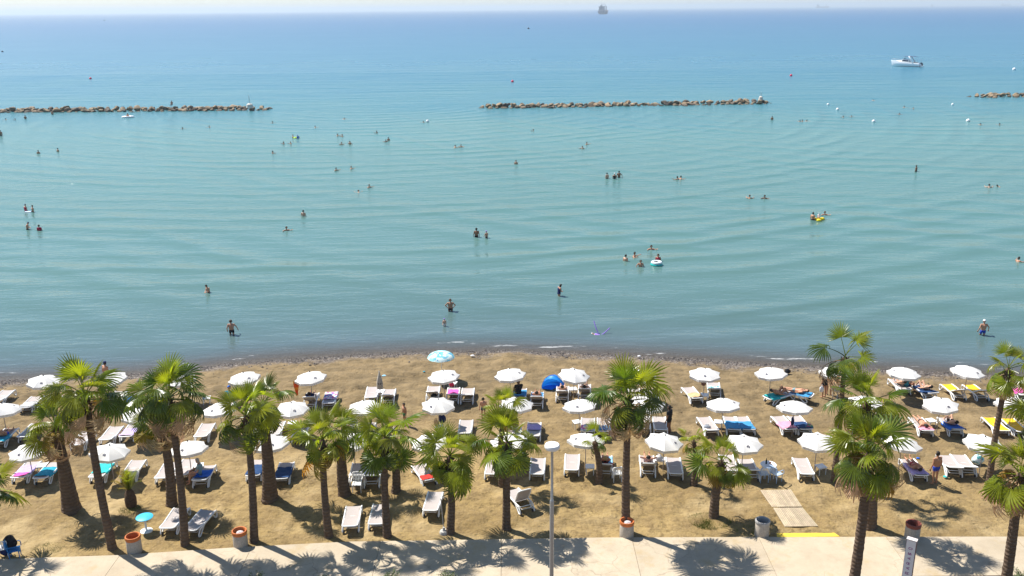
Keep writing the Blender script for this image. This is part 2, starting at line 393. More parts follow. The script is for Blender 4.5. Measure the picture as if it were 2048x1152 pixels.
# ================================================================== SETTING
def build_ground():
    xs = np.concatenate([np.linspace(-420, -60, 25)[:-1], np.linspace(-60, -36, 25)[:-1], np.arange(-36, 36, .19), np.linspace(36, 60, 25), np.linspace(60, 420, 25)[1:]])
    ys = np.concatenate([np.linspace(-60, 30, 20)[:-1], np.arange(30, 62, .19), np.linspace(62, 110, 50), np.linspace(112, 420, 40)])
    X, Y = np.meshgrid(xs, ys)
    Z = ground_z(X, Y)
    d = shore(X) - Y
    dry = np.clip(d / 2.5, 0, 1) * np.clip((Y - 34.5) / 1.5, 0, 1)
    Z = Z + dry * ((vnoise(X * .45, Y * .45, 1) - .5) * .14 + (vnoise(X * 1.5, Y * 1.5, 2) - .5) * .10 + (vnoise(X * 2.6, Y * 2.6, 3) - .5) * .17)
    # low storm ridge of shingle along the water and heaps of raked weed
    Z = Z + .07 * np.exp(-((d - 1.6) / .7) ** 2) * vnoise(X * .8, Y * .8, 4)
    for px, py, r, hh in ((1025, 706, .9, .32), (1080, 712, .5, .2), (838, 752, .7, -.16), (1468, 763, .9, .14), (1520, 795, 1.1, -.1), (710, 745, .6, -.08)):
        p = at(px, py, 0); Z = Z + hh * np.exp(-((X - p.x) ** 2 + ((Y - p.y) * .8) ** 2) / (r * r)) * (.6 + .8 * vnoise(X * 3, Y * 3, 5))
    n = len(xs)
    V = np.stack([X, Y, Z], -1).reshape(-1, 3)
    idx = np.arange(len(V)).reshape(X.shape)
    F = np.stack([idx[:-1, :-1], idx[:-1, 1:], idx[1:, 1:], idx[1:, :-1]], -1).reshape(-1, 4)
    me = bpy.data.meshes.new('beach_ground'); me.from_pydata(V.tolist(), [], F.tolist()); me.update()
    me.attributes.new('shore_distance', 'FLOAT', 'POINT').data.foreach_set('value', d.reshape(-1).astype(np.float32))
    me.polygons.foreach_set('use_smooth', [True] * len(me.polygons)); me.materials.append(SAND)
    return tag(obj('beach_ground', me), 'brown sand beach running down into the shallow sea bed', 'beach', kind='structure')
build_ground()
def build_water():
    u = np.concatenate([-np.geomspace(1, .006, 60), [0], np.geomspace(.006, 1, 60)])
    u = np.sign(u) * np.abs(u)
    s = np.concatenate([np.linspace(-2.2, 8, 60), np.linspace(8.4, 60, 70), np.geomspace(61, 26000, 70)])
    V = []; A = []
    for si in s:
        W = 75 + max(si, 0) * 1.15
        uu = np.linspace(-1, 1, 121)
        x = uu * W
        k = math.exp(-max(si, 0) / 60)
        y0 = shore(np.clip(x, _SX[0], _SX[-1])) * k + 57.0 * (1 - k)
        y = y0 + si
        V.append(np.stack([x, y, np.full_like(x, SEA)], -1)); A.append(y - shore(np.clip(x, _SX[0], _SX[-1])))
    V = np.array(V); sh = V.shape[:2]
    idx = np.arange(sh[0] * sh[1]).reshape(sh)
    F = np.stack([idx[:-1, :-1], idx[:-1, 1:], idx[1:, 1:], idx[1:, :-1]], -1).reshape(-1, 4)
    me = bpy.data.meshes.new('sea'); me.from_pydata(V.reshape(-1, 3).tolist(), [], F.tolist()); me.update()
    me.attributes.new('offshore', 'FLOAT', 'POINT').data.foreach_set('value', np.array(A).reshape(-1).astype(np.float32))
    me.polygons.foreach_set('use_smooth', [True] * len(me.polygons)); me.materials.append(WATER)
    return tag(obj('sea', me), 'calm turquoise sea reaching to the hazy horizon', 'sea', kind='structure')
build_water()
_EP = [(-40, 33.3)] + [tuple(at(x, y, .1)[:2]) for x, y in ((0, 1118), (240, 1110), (480, 1094), (700, 1083), (960, 1079), (1200, 1075), (1500, 1074), (2048, 1073))] + [(40, 34.6)]
_EX = [p[0] for p in _EP]; _EY = [p[1] for p in _EP]
def edge_y(x): return float(np.interp(x, _EX, _EY))
NEAR_Y = 31.75
def build_promenade():
    root = tag(MB().box(-40, 40, NEAR_Y + .02, 33.0, -.3, .02).build('promenade', CONC), 'pale concrete promenade along the top of the beach', 'promenade', kind='structure')
    xs = [-40, -31, -24.6, at(240, 1110, .1).x, -11.5, -5.9, at(1003, 1100, .1).x, 5.2, 10.8, 16.4, 22, 27.5, 40]
    for a, b in zip(xs[:-1], xs[1:]):
        q = [a + .008, *[x for x in _EX if a + .1 < x < b - .1], b - .008]
        top = [(x, edge_y(x), .1) for x in q]; bot = [(x, NEAR_Y, .1) for x in q]
        m = MB(); n = len(q)
        vs = top + bot + [(x, y, -.25) for x, y, z in top] + [(x, y, -.25) for x, y, z in bot]
        fs = [(i, i + n, i + n + 1, i + 1)[::1] for i in range(n - 1)] + [(i, i + 1, i + 1 + 2 * n, i + 2 * n) for i in range(n - 1)] + [(i + n, i + 3 * n, i + 3 * n + 1, i + n + 1) for i in range(n - 1)]
        fs += [(0, 2 * n, 3 * n, n), (n - 1, 2 * n - 1, 4 * n - 1, 3 * n - 1)]
        m.add(vs, fs).build('slab', CONC, root)
    return root
build_promenade()
tag(MB().box(-60, 60, 5, NEAR_Y - .01, -.3, .06).build('verge', mat('verge_soil', (.16, .115, .07), .95, .3, 3, bump=.05)), 'strip of brown planted soil on the near side of the promenade', 'verge', kind='structure')
def yellow_ramp():
    a, b = at(1556, 1070, .06), at(1672, 1070, .06)
    m = MB()
    x0, x1 = a.x, b.x; y0 = edge_y((x0 + x1) / 2) + .004
    m.add([(x0 - .1, y0, .108), (x1 + .1, y0, .108), (x1, y0 + .42, .03), (x0, y0 + .42, .03), (x0 - .1, y0, -.1), (x1 + .1, y0, -.1), (x1, y0 + .42, -.1), (x0, y0 + .42, -.1)],
          [(0, 1, 2, 3), (3, 2, 6, 7), (0, 3, 7, 4), (1, 5, 6, 2), (0, 4, 5, 1)])
    return tag(m.build('ramp_edge', mat('yellow_paint', (.72, .50, .05), .7, .15, 3)), 'yellow painted ramp edge where the promenade meets the wooden mats', 'ramp')
yellow_ramp()
def shingle():
    rng = np.random.default_rng(3); m = MB()
    base = [(1, 0, 0), (-1, 0, 0), (0, 1, 0), (0, -1, 0), (0, 0, 1)]
    fs = [(0, 2, 4), (2, 1, 4), (1, 3, 4), (3, 0, 4)]
    N = 9000
    xs = rng.uniform(-37, 37, N); ds = rng.gamma(2.2, .38, N) - .3; ss = rng.gamma(2.5, .010, N) + .014
    for x, d, s in zip(xs, ds, ss):
        if math.sin(x * .7) + math.sin(x * .23 + 1) < -1.1 and d > .8: continue
        y = float(shore(x)) - d; z = float(ground_z(x, y)) + s * .2
        a = rng.uniform(0, 6.28); c, q = math.cos(a) * s, math.sin(a) * s
        m.add([(x + (bx * c - by * q) * 1.3, y + bx * q + by * c, z + bz * s * .7) for bx, by, bz in base], fs)
    return tag(m.build('shingle', blotch('shingle_stone', [(.04, .035, .035), (.09, .075, .068), (.14, .12, .10), (.24, .21, .19)], 9)), 'grey and dark pebbles strewn along the waterline', 'pebbles', kind='stuff')
shingle()

# ------------------------------------------------------------------ breakwaters: every boulder its own stone
def rock_meshes(n=9):
    out = []
    for k in range(n):
        bm = bmesh.new(); bmesh.ops.create_icosphere(bm, subdivisions=2, radius=1)
        rg = random.Random(k)
        pl = [(Vector((rg.uniform(-1, 1), rg.uniform(-1, 1), rg.uniform(-1, 1))).normalized(), rg.uniform(.45, .8)) for _ in range(11)]
        for v in bm.verts:
            for nrm, dd in pl:
                e = v.co.dot(nrm) - dd
                if e > 0: v.co -= nrm * e
            v.co *= rg.uniform(.96, 1.04)
        me = bpy.data.meshes.new('boulder'); bm.to_mesh(me); bm.free(); me.materials.append(ROCK); out.append(me)
    return out
ROCKS = rock_meshes()
def breakwater(A, B, label, gap=None, dens=1.0):
    A, B = Vector(A), Vector(B); L = (B - A).length; dv = (B - A) / L; nv = Vector((-dv.y, dv.x, 0))
    root = tag(empty('breakwater', A), label, 'breakwater', 'rock breakwaters offshore')
    rg = random.Random(int(L * 10))
    tops = {}
    for row, (o, zc, st) in enumerate(((-3.2, .05, 1.5), (-1.7, .6, 1.6), (.1, 1.0, 1.7), (1.9, .9, 1.9))):
        s = rg.uniform(0, 1)
        while s < L:
            e = min(s, L - s); f = min(1, .5 + e / 5.0)
            if gap and gap[0] < s < gap[1]: f *= .72
            sz = rg.uniform(.55, 1.15)
            c = dv * s + nv * (o * (.5 + .5 * f) + rg.uniform(-.5, .5))
            z = SEA + (zc + rg.uniform(-.25, .25)) * f - (1 - f) * .5
            r = obj('boulder', rg.choice(ROCKS), root)
            r.location = (c.x, c.y, z); r.scale = (sz * rg.uniform(1.0, 1.5), sz * rg.uniform(.8, 1.15), sz * rg.uniform(.55, .8))
            r.rotation_euler = (rg.uniform(-.4, .4), rg.uniform(-.4, .4), rg.uniform(0, 6.28))
            s += st * rg.uniform(.75, 1.15)
    return root
bA0, bA1 = at(-250, 226, SEA), at(546, 219, SEA)
bB0, bB1 = at(960, 216, SEA), at(1545, 206, SEA)
bC0, bC1 = at(1940, 194, SEA), at(2300, 189, SEA)
breakwater(bA0, bA1, 'long rock breakwater at the left, a person sitting on it')
breakwater(bB0, bB1, 'rock breakwater in the middle with a low dip in its crest', gap=(39.5, 44.5))
breakwater(bC0, bC1, 'short end of a rock breakwater at the right edge')

# ================================================================== PALMS
def fan_leaf(seed, nseg=24, Rl=.90, pet=.92, spread=R(125), tip=1.0, cup=.25, bend=.25):
    """one costapalmate leaf along +x: a petiole and a pleated fan whose free tips hang"""
    rg = random.Random(seed); m = MB()
    pts = []; a = 0.0; p = Vector((0, 0, 0))
    for i in range(6):
        pts.append(p.copy()); p = p + Vector((math.cos(a), 0, -math.sin(a))) * (pet / 5); a += bend / 5
    m.tube(pts, [.026, .022, .019, .017, .016, .014], 4)
    hub = pts[-1]; ca, sa = math.cos(a), math.sin(a)
    st = [.0, .14, .34, .54, .76, 1.0]
    for i in range(nseg):
        th = -spread + 2 * spread * (i + .5) / nseg
        Ri = Rl * (.78 + .22 * math.cos(th * .75)) * rg.uniform(.9, 1.06)
        ph0 = cup * abs(math.sin(th)) * .8 + rg.uniform(-.05, .05); k = tip * rg.uniform(.75, 1.3)
        hw = spread / nseg * 1.04
        row = []; r = 0.0; z = 0.0
        jt = rg.uniform(-.06, .06)
        for q, s in enumerate(st):
            if q:
                ds = (s - st[q - 1]) * Ri
                ph = ph0 + k * max(0, s - .3) ** 1.5 * 2.0
                r += ds * math.cos(min(ph, 1.75)); z -= ds * math.sin(min(ph, 1.75))
            w = (s * Ri) * math.sin(hw) if s < .5 else (.5 * Ri) * math.sin(hw) * (1 - (s - .5) / .5) ** .7 * .92
            tj = th + jt * max(0, s - .4)
            c = Vector((r * math.cos(tj), r * math.sin(tj), z)); sd = Vector((-math.sin(tj), math.cos(tj), 0)) * w
            dz = Vector((0, 0, w * .55))
            row.append((c - sd - dz, c + Vector((0, 0, w * .35)), c + sd - dz))
        vs = []
        for L, C, Q in row[1:-1]: vs += [L, C, Q]
        vs = [row[0][1]] + vs + [row[-1][1]]
        n = len(st) - 2
        fs = [(0, 2, 1), (0, 3, 2)]
        for q in range(n - 1):
            b = 1 + q * 3; fs += [(b, b + 1, b + 4, b + 3), (b + 1, b + 2, b + 5, b + 4)]
        b = 1 + (n - 1) * 3; e = len(vs) - 1
        fs += [(b, b + 1, e), (b + 1, b + 2, e)]
        m.add([hub + Vector((v.x * ca + v.z * sa, v.y, -v.x * sa + v.z * ca)) for v in vs], fs)
    return m.mesh('leaf', LEAF[0])
LEAVES = [fan_leaf(1, tip=.25, cup=.05, bend=.1, spread=R(100)), fan_leaf(2, tip=.7, cup=.2, bend=.45), fan_leaf(3, tip=1.2, cup=.3, bend=.65), fan_leaf(4, tip=1.7, cup=.45, bend=.9, nseg=22),
          fan_leaf(5, tip=.95, cup=.25, bend=.55, nseg=26), fan_leaf(6, tip=.4, cup=.1, bend=.25, nseg=20)]
DEAD = [fan_leaf(11, nseg=13, spread=R(50), tip=1.3, cup=.9, bend=1.5, Rl=.95, pet=.9), fan_leaf(12, nseg=11, spread=R(34), tip=1.0, cup=1.1, bend=1.3, Rl=.9, pet=1.0), fan_leaf(13, nseg=9, spread=R(24), tip=.8, cup=.6, bend=1.8, Rl=.8, pet=1.05)]
def palm(base, crown_px, label, w0=.5, w1=.38, n=30, size=1.0, dead=0, yellow=1, seed=0, z=None, lean=0.0, low=-38, fresh=.6, bulge=0.0):
    """fan palm: base is a ground point; the crown stands over it at the height where the photo shows it"""
    rg = random.Random(100 + seed)
    n = int(n * .88)
    if dead > 10: low = -2; n = int(n * .82); dead = int(dead * 1.2)
    d = ray(*crown_px); t = (base.y + lean) / d[1]
    top = Vector((d[0] * t, base.y + lean, CAM_H + d[2] * t))
    h = top.z - base.z
    root = tag(empty('fan_palm', base), label, 'palm tree', 'palm trees along the beach')
    off = Vector((top.x - base.x, lean, 0))
    m = MB(); pts = []; rad = []
    N = max(16, int(h * 11)); wob = rg.uniform(-.12, .12); wp = rg.uniform(0, 6)
    for i in range(N + 1):
        s = i / N
        c = off * (s ** 1.3) + Vector((wob * math.sin(s * PI), 0, -.15 + s * (h + .15)))
        fl = (1 + .14 * math.exp(-s * h / .25)); tp = w0 + (w1 - w0) * s ** .7
        r = tp / 2 * fl * (1 + bulge * math.exp(-((s - .12) / .22) ** 2)) * (1 + rg.uniform(-.045, .045))
        pts.append(c); rad.append(r)
    m.tube(pts, rad, 16)
    m.build('trunk', BARK, root, 60)
    # old leaf bases below the crown
    b = MB(); tc = pts[-1]
    for i in range(26):
        a = i * 2.4; zz = -i * .03 - .02; rr = rad[-1] * .92
        q = tc + Vector((math.cos(a) * rr, math.sin(a) * rr, zz))
        k = size * .8; b.tube([q, q + Vector((math.cos(a) * .07, math.sin(a) * .07, .07)) * k, q + Vector((math.cos(a) * .13, math.sin(a) * .13, .17 + .05 * rg.random())) * k], [.05 * k, .035 * k, .015 * k], 4)
    b.sphere(tc, rad[-1] * 1.1, 10, 6, (1, 1, 1.2)).build('leaf_bases', BOOT, root)
    for i in range(n):
        s = (i + .5) / n
        az = i * 2.39996 + rg.uniform(-.55, .55)
        el = R(86 + (low - 86) * s ** .95 + rg.uniform(-9, 9))
        k = 0 if s < .3 else (rg.choice((1, 5, 4)) if s < .6 else rg.choice((2, 3, 4)))
        o = obj('leaf', LEAVES[k], root)
        if rg.random() < .16: el -= R(rg.uniform(15, 45)); k = 3      # torn and hanging ones among the rest
        old = s > .86 and rg.random() < .25 * yellow
        setm(o, LEAF[2] if old else LEAF[0 if rg.random() < fresh * (1.25 - s) + .1 else 1])
        o.location = tc + Vector((0, 0, .22 * (1 - s)))
        o.rotation_euler = (Matrix.Rotation(az, 3, 'Z') @ Matrix.Rotation(-el, 3, 'Y') @ Matrix.Rotation(rg.uniform(-.85, .85), 3, 'X')).to_euler()
        sc = size * (.78 + .24 * min(1, s * 2.2)) * rg.uniform(.72, 1.2)
        o.scale = (sc, sc, sc)
    for i in range(dead):
        o = obj('dead_leaf', DEAD[i % 3], root); setm(o, LEAF[3])
        az = i * 2.39996 + 1 + rg.uniform(-.4, .4); el = R(rg.uniform(-25, 26))
        o.location = tc + Vector((0, 0, -.1 - .3 * rg.random()))
        o.rotation_euler = (Matrix.Rotation(az, 3, 'Z') @ Matrix.Rotation(-el, 3, 'Y') @ Matrix.Rotation(rg.uniform(-.8, .8), 3, 'X')).to_euler()
        sc = size * rg.uniform(.95, 1.25); o.scale = (sc, sc, sc)
    return root
G = gnd
palm(G(143, 1018), (112, 858), 'thick-trunked fan palm at the left, its trunk swollen at the foot', 0.92, 0.37, 30, 1.03, 14, 3, 1)
palm(G(225, 1097), (172, 800), 'tall slim palm leaning beside the thickest trunk at the left', 0.40, 0.27, 36, 1.10, 16, 1, 2)
palm(G(343, 1008), (322, 845), 'stout palm half hidden behind the slim palm by the loungers at the left', 0.54, 0.34, 24, 0.95, 16, 1, 3)
palm(G(370, 1090), (338, 800), 'slim palm with brown dead skirt standing between two loungers at the left', 0.38, 0.26, 36, 1.13, 14, 1, 4)
palm(G(508, 1083), (493, 838), 'slim palm standing right of the second orange-rimmed bin', 0.40, 0.25, 30, 1.05, 3, 1, 5, fresh=.9)
palm(G(540, 997), (525, 812), 'thick brown trunk palm behind the slim palm near the second bin', 0.80, 0.37, 26, 0.95, 4, 0, 6)
ORANGE_PALM = palm(G(658, 1073), (645, 885), 'palm with one hanging orange dead frond', 0.40, 0.25, 26, 1.01, 0, 4, 7, fresh=.9)
_o = obj('dead_leaf', LEAVES[1], ORANGE_PALM); setm(_o, mat('fan_leaf_orange', (.66, .30, .02), .7, .25, 5, translucent=.3))
_o.location = [c for c in ORANGE_PALM.children if c.name.startswith('leaf') and not c.name.startswith('leaf_b')][-1].location - Vector((0, 0, .2))
_o.rotation_euler = (Matrix.Rotation(PI + .22, 3, 'Z') @ Matrix.Rotation(R(30), 3, 'Y') @ Matrix.Rotation(.5, 3, 'X')).to_euler()
palm(G(690, 990), (684, 868), 'thick short trunk palm behind the two grey loungers left of centre', 0.68, 0.37, 22, 0.89, 0, 0, 8)
palm(G(775, 1072), (770, 880), 'palm with rough brown stem left of the stand with the bare pole', 0.40, 0.25, 28, 1.03, 0, 1, 9, fresh=.9)
palm(G(791, 984), (784, 905), 'low palm mostly hidden behind the palm left of centre', 0.49, 0.31, 18, 0.84, 0, 0, 10)
palm(G(900, 1066), (900, 918), 'short bright palm beside the bare umbrella pole', 0.40, 0.27, 28, 1.05, 0, 2, 11, fresh=1)
palm(G(1013, 1057), (1014, 890), 'palm directly left of the lamp post', 0.40, 0.29, 30, 1.05, 2, 2, 12, fresh=.8)
palm(G(1004, 970), (1008, 822), 'palm behind the one left of the lamp post, only its top showing', 0.33, 0.23, 20, 0.76, 0, 1, 13, fresh=1)
palm(G(1252, 1062), (1258, 805), 'tall palm with brown dead fronds right of the lamp post', 0.44, 0.26, 39, 1.13, 18, 1, 14)
palm(G(1197, 964), (1190, 888), 'little palm with few leaves beside the red towel', .38, .26, 9, .60, 0, 0, 15, fresh=1, low=5)
palm(G(1387, 968), (1388, 885), 'little yellow-green palm behind the short leaning palm', 0.38, 0.20, 12, 0.65, 0, 3, 16, fresh=1, low=-30)
palm(G(1428, 1035), (1443, 928), 'short stout palm leaning right by the concrete bin', 0.49, 0.34, 24, 0.92, 0, 2, 17, fresh=.9)
palm(at(1700, 1215, .05), (1738, 915), 'large palm with hanging straw skirt in front of the promenade at the right', 0.44, 0.32, 42, 1.07, 26, 2, 18)
palm(G(1738, 1053), (1732, 812), 'palm behind the large straw-skirted palm at the right', 0.68, 0.31, 28, 1.07, 8, 1, 19)
palm(G(1668, 964), (1690, 718), 'tall thin palm whose top stands against the sea', 0.33, 0.20, 12, 1.03, 5, 2, 20, low=-20)
palm(G(1976, 990), (2016, 742), 'slim dark trunk palm with yellow lower leaves near the right edge', 0.33, 0.23, 18, 0.89, 6, 6, 21, fresh=1, low=-30)
palm(at(2005, 1210, .05), (2040, 955), 'palm with yellow fronds and straw at the lower right corner', 0.44, 0.31, 32, 1.05, 20, 6, 22)
palm(G(2105, 1000), (2085, 830), 'palm just outside the right edge, leaf tips showing', 0.40, 0.27, 24, 1.05, 4, 1, 23)
palm(G(-38, 1112), (-34, 985), 'palm cut by the left edge, only fronds showing', 0.40, 0.29, 26, 1.00, 2, 1, 24)
def young_date_palm():
    p = G(263, 1012); root = tag(empty('young_palm', p), 'small young palm with feathery leaves and dark stub beside the thickest trunk', 'palm tree')
    rg = random.Random(5)
    MB().lathe([(.20, -.1), (.26, .1), (.27, .4), (.2, .75), (.1, .9)], 14).build('trunk', BOOT, root, 50)
    mb = MB(); pts = [Vector((s * 1.05, 0, .32 * math.sin(s * 2.2))) for s in [i / 10 for i in range(11)]]
    mb.tube(pts, [.018 - .0014 * i for i in range(11)], 4)
    for i in range(1, 30):
        s = i / 30; c = Vector((s * 1.05, 0, .32 * math.sin(s * 2.2))); L = .32 * math.sin(PI * (.15 + .8 * s)) + .05
        for sg in (-1, 1):
            e = c + Vector((L * .7, sg * L * .75, .05)); mb.add([c + Vector((-.012, 0, 0)), c + Vector((.012, 0, 0)), e], [(0, 1, 2)])
    me = mb.mesh('leaf', LEAF[0])
    for i in range(16):
        o = obj('leaf', me, root); o.location = (0, 0, .82); s = i / 16
        o.rotation_euler = (Matrix.Rotation(i * 2.4, 3, 'Z') @ Matrix.Rotation(-R(80 - 70 * s), 3, 'Y')).to_euler(); setm(o, LEAF[0 if i % 3 else 2])
        o.scale = [.8 + .3 * rg.random()] * 3
young_date_palm()
def shrub(px, py, h, label, seed):
    p = at(px, py, .06); rg = random.Random(seed)
    root = tag(empty('shrub', p), label, 'shrub', 'low shrubs on the verge')
    st = MB(); lf = MB()
    for i in range(22):
        a = rg.uniform(0, 6.28); r = rg.uniform(.1, .45); q = Vector((math.cos(a) * r, math.sin(a) * r, h * rg.uniform(.6, 1.05)))
        st.tube([(0, 0, 0), q * .5 + Vector((0, 0, .05)), q], [.012, .009, .004], 4)
        for k in range(16):
            c = q * rg.uniform(.45, 1) + Vector((rg.uniform(-.07, .07), rg.uniform(-.07, .07), rg.uniform(-.03, .06)))
            d = Vector((rg.uniform(-1, 1), rg.uniform(-1, 1), rg.uniform(-.2, 1))).normalized() * .06; s = d.cross(Vector((rg.uniform(-1, 1), rg.uniform(-1, 1), 1))).normalized() * .022
            lf.add([c, c + d * .5 + s, c + d, c + d * .5 - s], [(0, 1, 2, 3)])
    st.build('stem', BOOT, root); lf.build('foliage', mat('shrub_leaf', (.13, .17, .07), .6, .3, 6, translucent=.2), root)
for i, (x, y, h, w) in enumerate(((508, 1172, .55, 'left of the other verge shrubs'), (655, 1176, .5, 'below the palm with the orange frond'), (783, 1170, .6, 'between the two central verge shrubs'),
                                  (892, 1168, .6, 'left of the lamp post'), (2044, 1165, .55, 'at the lower right corner'))):
    shrub(x, y, h, 'small grey-green shrub on the bottom edge, ' + w, 40 + i)
def tussock(px, py, r, n, seed, label):
    p = G(px, py); rg = random.Random(seed); m = MB()
    for i in range(n):
        a = rg.uniform(0, 6.28); q = r * math.sqrt(rg.random()); b = Vector((math.cos(a) * q, math.sin(a) * q * .7, 0)); h = rg.uniform(.03, .11)
        dx, dy = rg.uniform(-.06, .06), rg.uniform(-.06, .06)
        m.add([b + Vector((-.008, 0, -.03)), b + Vector((.008, 0, -.03)), b + Vector((dx, dy, h))], [(0, 1, 2)])
    o = m.build('grass_patch', mat('dune_grass', (.13, .16, .03), .7, .3, 4, translucent=.25)); o.location = p
    tag(o, label, 'grass', kind='stuff')
tussock(1420, 1042, 1.0, 2600, 1, 'thin green grass round the foot of the short leaning palm')
tussock(1500, 1062, .7, 500, 2, 'weeds beside the plain concrete bin')
tussock(262, 1020, .6, 500, 3, 'weeds round the small young palm')
tussock(95, 1098, .7, 400, 4, 'weeds by the promenade edge at the lower left')

# ================================================================== UMBRELLAS
UR, UT, UE = .97, 2.06, 1.68
def umb_panel():
    m = MB(); n = 7; P = []
    for i in range(n):
        s = i / (n - 1); row = []
        for j in range(n):
            t = j / (n - 1) * 2 - 1
            a = t * PI / 8
            sag = 1 - t * t
            r = UR * s * (math.cos(PI / 8) / math.cos(a)) - .06 * s ** 3 * sag          # edge hollowed between the ribs
            z = UT - (UT - UE) * s - .035 * s * sag + .03 * math.sin(PI * s)
            row.append((r * math.cos(a), r * math.sin(a), z))
        P.append(row)
    return m.grid(P).mesh('canopy_panel', CANVAS, 180)
def umb_valance():
    m = MB(); P = [[], []]
    for j in range(57):
        seg, t = divmod(j, 7); t = t / 7 * 2 - 1; a0 = seg * PI / 4; a = t * PI / 8; sag = 1 - t * t
        r = UR * (math.cos(PI / 8) / math.cos(a)) - .06 * sag; z = UE - .035 * sag
        c, s = math.cos(a + a0), math.sin(a + a0)
        P[0].append((r * c, r * s, z)); P[1].append(((r - .012) * c, (r - .012) * s, z - .13 - .025 * abs(math.sin(j * 1.57))))
    return m.grid(P).mesh('valance', CANVAS, 40)
def umb_logo():
    m = MB()
    def put(u, v):                       # u outward fraction, v sideways metres on the panel
        s = u; r = UR * s * math.cos(PI / 8)
        return Vector((r, v, UT - (UT - UE) * s - .035 * s + .03 * math.sin(PI * s) + .012))
    for k in range(9):                   # open ring
        a0, a1 = R(40 + k * 29), R(40 + (k + 1) * 29)
        q = [put(.66 + .075 * rr * math.cos(a), .075 * rr * math.sin(a)) for a, rr in ((a0, 1), (a1, 1), (a1, .66), (a0, .66))]
        m.add(q, [(0, 1, 2, 3)])
    for x, y, w, h in ((.655, -.035, .02, .05), (.665, .01, .05, .02), (.70, .035, .025, .035)):
        m.add([put(x - w, y - h / 2), put(x + w, y - h / 2), put(x + w, y + h / 2), put(x - w, y + h / 2)], [(0, 1, 2, 3)])
    return m.mesh('printed_logo', NAVYINK)
U_PANEL, U_VAL, U_LOGO = umb_panel(), umb_valance(), umb_logo()
U_FIN = MB().lathe([(.03, UT - .01), (.032, UT + .02), (.018, UT + .05), (.008, UT + .08)], 10).mesh('finial', DARK, 40)
U_POLE = MB().lathe([(.022, -.35), (.022, UT)], 10).mesh('pole', BROWNPOLE, 40)
U_RIB = MB().tube([(.03, 0, UT - .05), (UR * .5, 0, UT - (UT - UE) * .5 - .03), (UR - .03, 0, UE - .015)], .008, 4).mesh('rib', STEEL)
U_STRUT = MB().tube([(.03, 0, UE - .06), (UR * .48, 0, UT - (UT - UE) * .5 - .04)], .007, 4).mesh('strut', STEEL)
U_HUB = MB().lathe([(.022, UE - .12), (.045, UE - .1), (.045, UE - .03), (.022, UE - .01)], 10).mesh('hub', WHITE, 40)
def umbrella(px, py, label, seed, tilt=None, group='white umbrellas in rows', dia=1.0):
    rg = random.Random(seed)
    p = at(px, py, UT + .02 + float(ground_z(*at(px, py, 2)[:2])))
    gz = float(ground_z(p.x, p.y))
    root = tag(empty('beach_umbrella', (p.x, p.y, gz), rg.uniform(0, 6.28)), label, 'umbrella', group)
    obj('pole', U_POLE, root)
    tl = Matrix.Translation((0, 0, UE)) @ Matrix.Rotation(rg.uniform(-.1, .1), 4, 'X') @ Matrix.Rotation(rg.uniform(-.1, .1), 4, 'Y') @ Matrix.Translation((0, 0, -UE))
    rz = rg.uniform(0, .8)
    for k in range(8):
        M = tl @ Matrix.Rotation(rz + k * PI / 4, 4, 'Z')
        o = obj('canopy_panel', U_PANEL, root); o.matrix_local = M @ Matrix.Diagonal((dia, dia, 1, 1))
        if k in (1, 5): l = obj('printed_logo', U_LOGO, o)
        Mr = tl @ Matrix.Rotation(rz + (k + .5) * PI / 4, 4, 'Z')
        o = obj('rib', U_RIB, root); o.matrix_local = Mr
        s = obj('strut', U_STRUT, o)
    for nm, me in (('valance', U_VAL), ('finial', U_FIN), ('hub', U_HUB)):
        o = obj(nm, me, root); o.matrix_local = tl @ Matrix.Rotation(rz, 4, 'Z')
    return root
ROW = {'A': 'row nearest the sea', 'B': 'middle row', 'C': 'row nearest the palms'}
UA = [(85, 750), (220, 746), (358, 746), (487, 744), (620, 743), (887, 740), (1020, 737), (1148, 738), (1283, 740), (1410, 736), (1543, 734), (1672, 733), (1809, 734), (1937, 731)]
UB = [(2, 806), (277, 816), (438, 805), (582, 804), (728, 801), (876, 797), (1033, 795), (1159, 798), (1297, 793), (1447, 796), (1590, 801), (1733, 792), (1883, 796), (2028, 793)]
UC = [(54, 888), (217, 889), (375, 882), (540, 872), (706, 868), (858, 870), (1017, 868), (1172, 866), (1329, 869), (1488, 872), (1636, 868), (1806, 872), (1970, 872)]
sd = 0
for rk, lst in (('A', UA), ('B', UB), ('C', UC)):
    for i, (x, y) in enumerate(lst):
        sd += 1
        umbrella(x, y, 'open white octagonal umbrella, %s from the left in the %s' % (ordinal(i), ROW[rk]), sd)
def patterned_umbrella():
    p = at(882, 713, 1.5); root = tag(empty('beach_umbrella', (p.x, p.y, float(ground_z(p.x, p.y)))), 'domed blue and turquoise patterned umbrella nearest the waterline', 'umbrella')
    pm = blotch('patterned_canopy', [(.40, .66, .68), (.14, .44, .56), (.58, .72, .70), (.06, .20, .45), (.25, .56, .62), (.62, .74, .70)], 5.0)
    H_, Q = 1.95, .86
    for k in range(8):
        P = []
        for i in range(8):
            s = i / 7; row = []
            for j in range(6):
                a = (j / 5 - .5) * PI / 4; r = Q * math.sin(s * 1.25) / math.sin(1.25); sagz = 1 - (j / 2.5 - 1) ** 2
                row.append((r * math.cos(a + k * PI / 4), r * math.sin(a + k * PI / 4), H_ - .36 * s ** 2 - .02 * s * sagz))
            P.append(row)
        MB().grid(P).build('canopy_panel', pm, root, 180)
    MB().lathe([(.016, -.3), (.016, H_ + .05)], 8).build('pole', WHITE, root)
    for k in range(8):
        a = k * PI / 4 + PI / 8
        MB().tube([(math.cos(a) * Q * t, math.sin(a) * Q * t, H_ - .02 - .36 * t ** 2 * .98 - .02) for t in (.03, .4, .7, .98)], .006, 4).build('rib', STEEL, root)
patterned_umbrella()
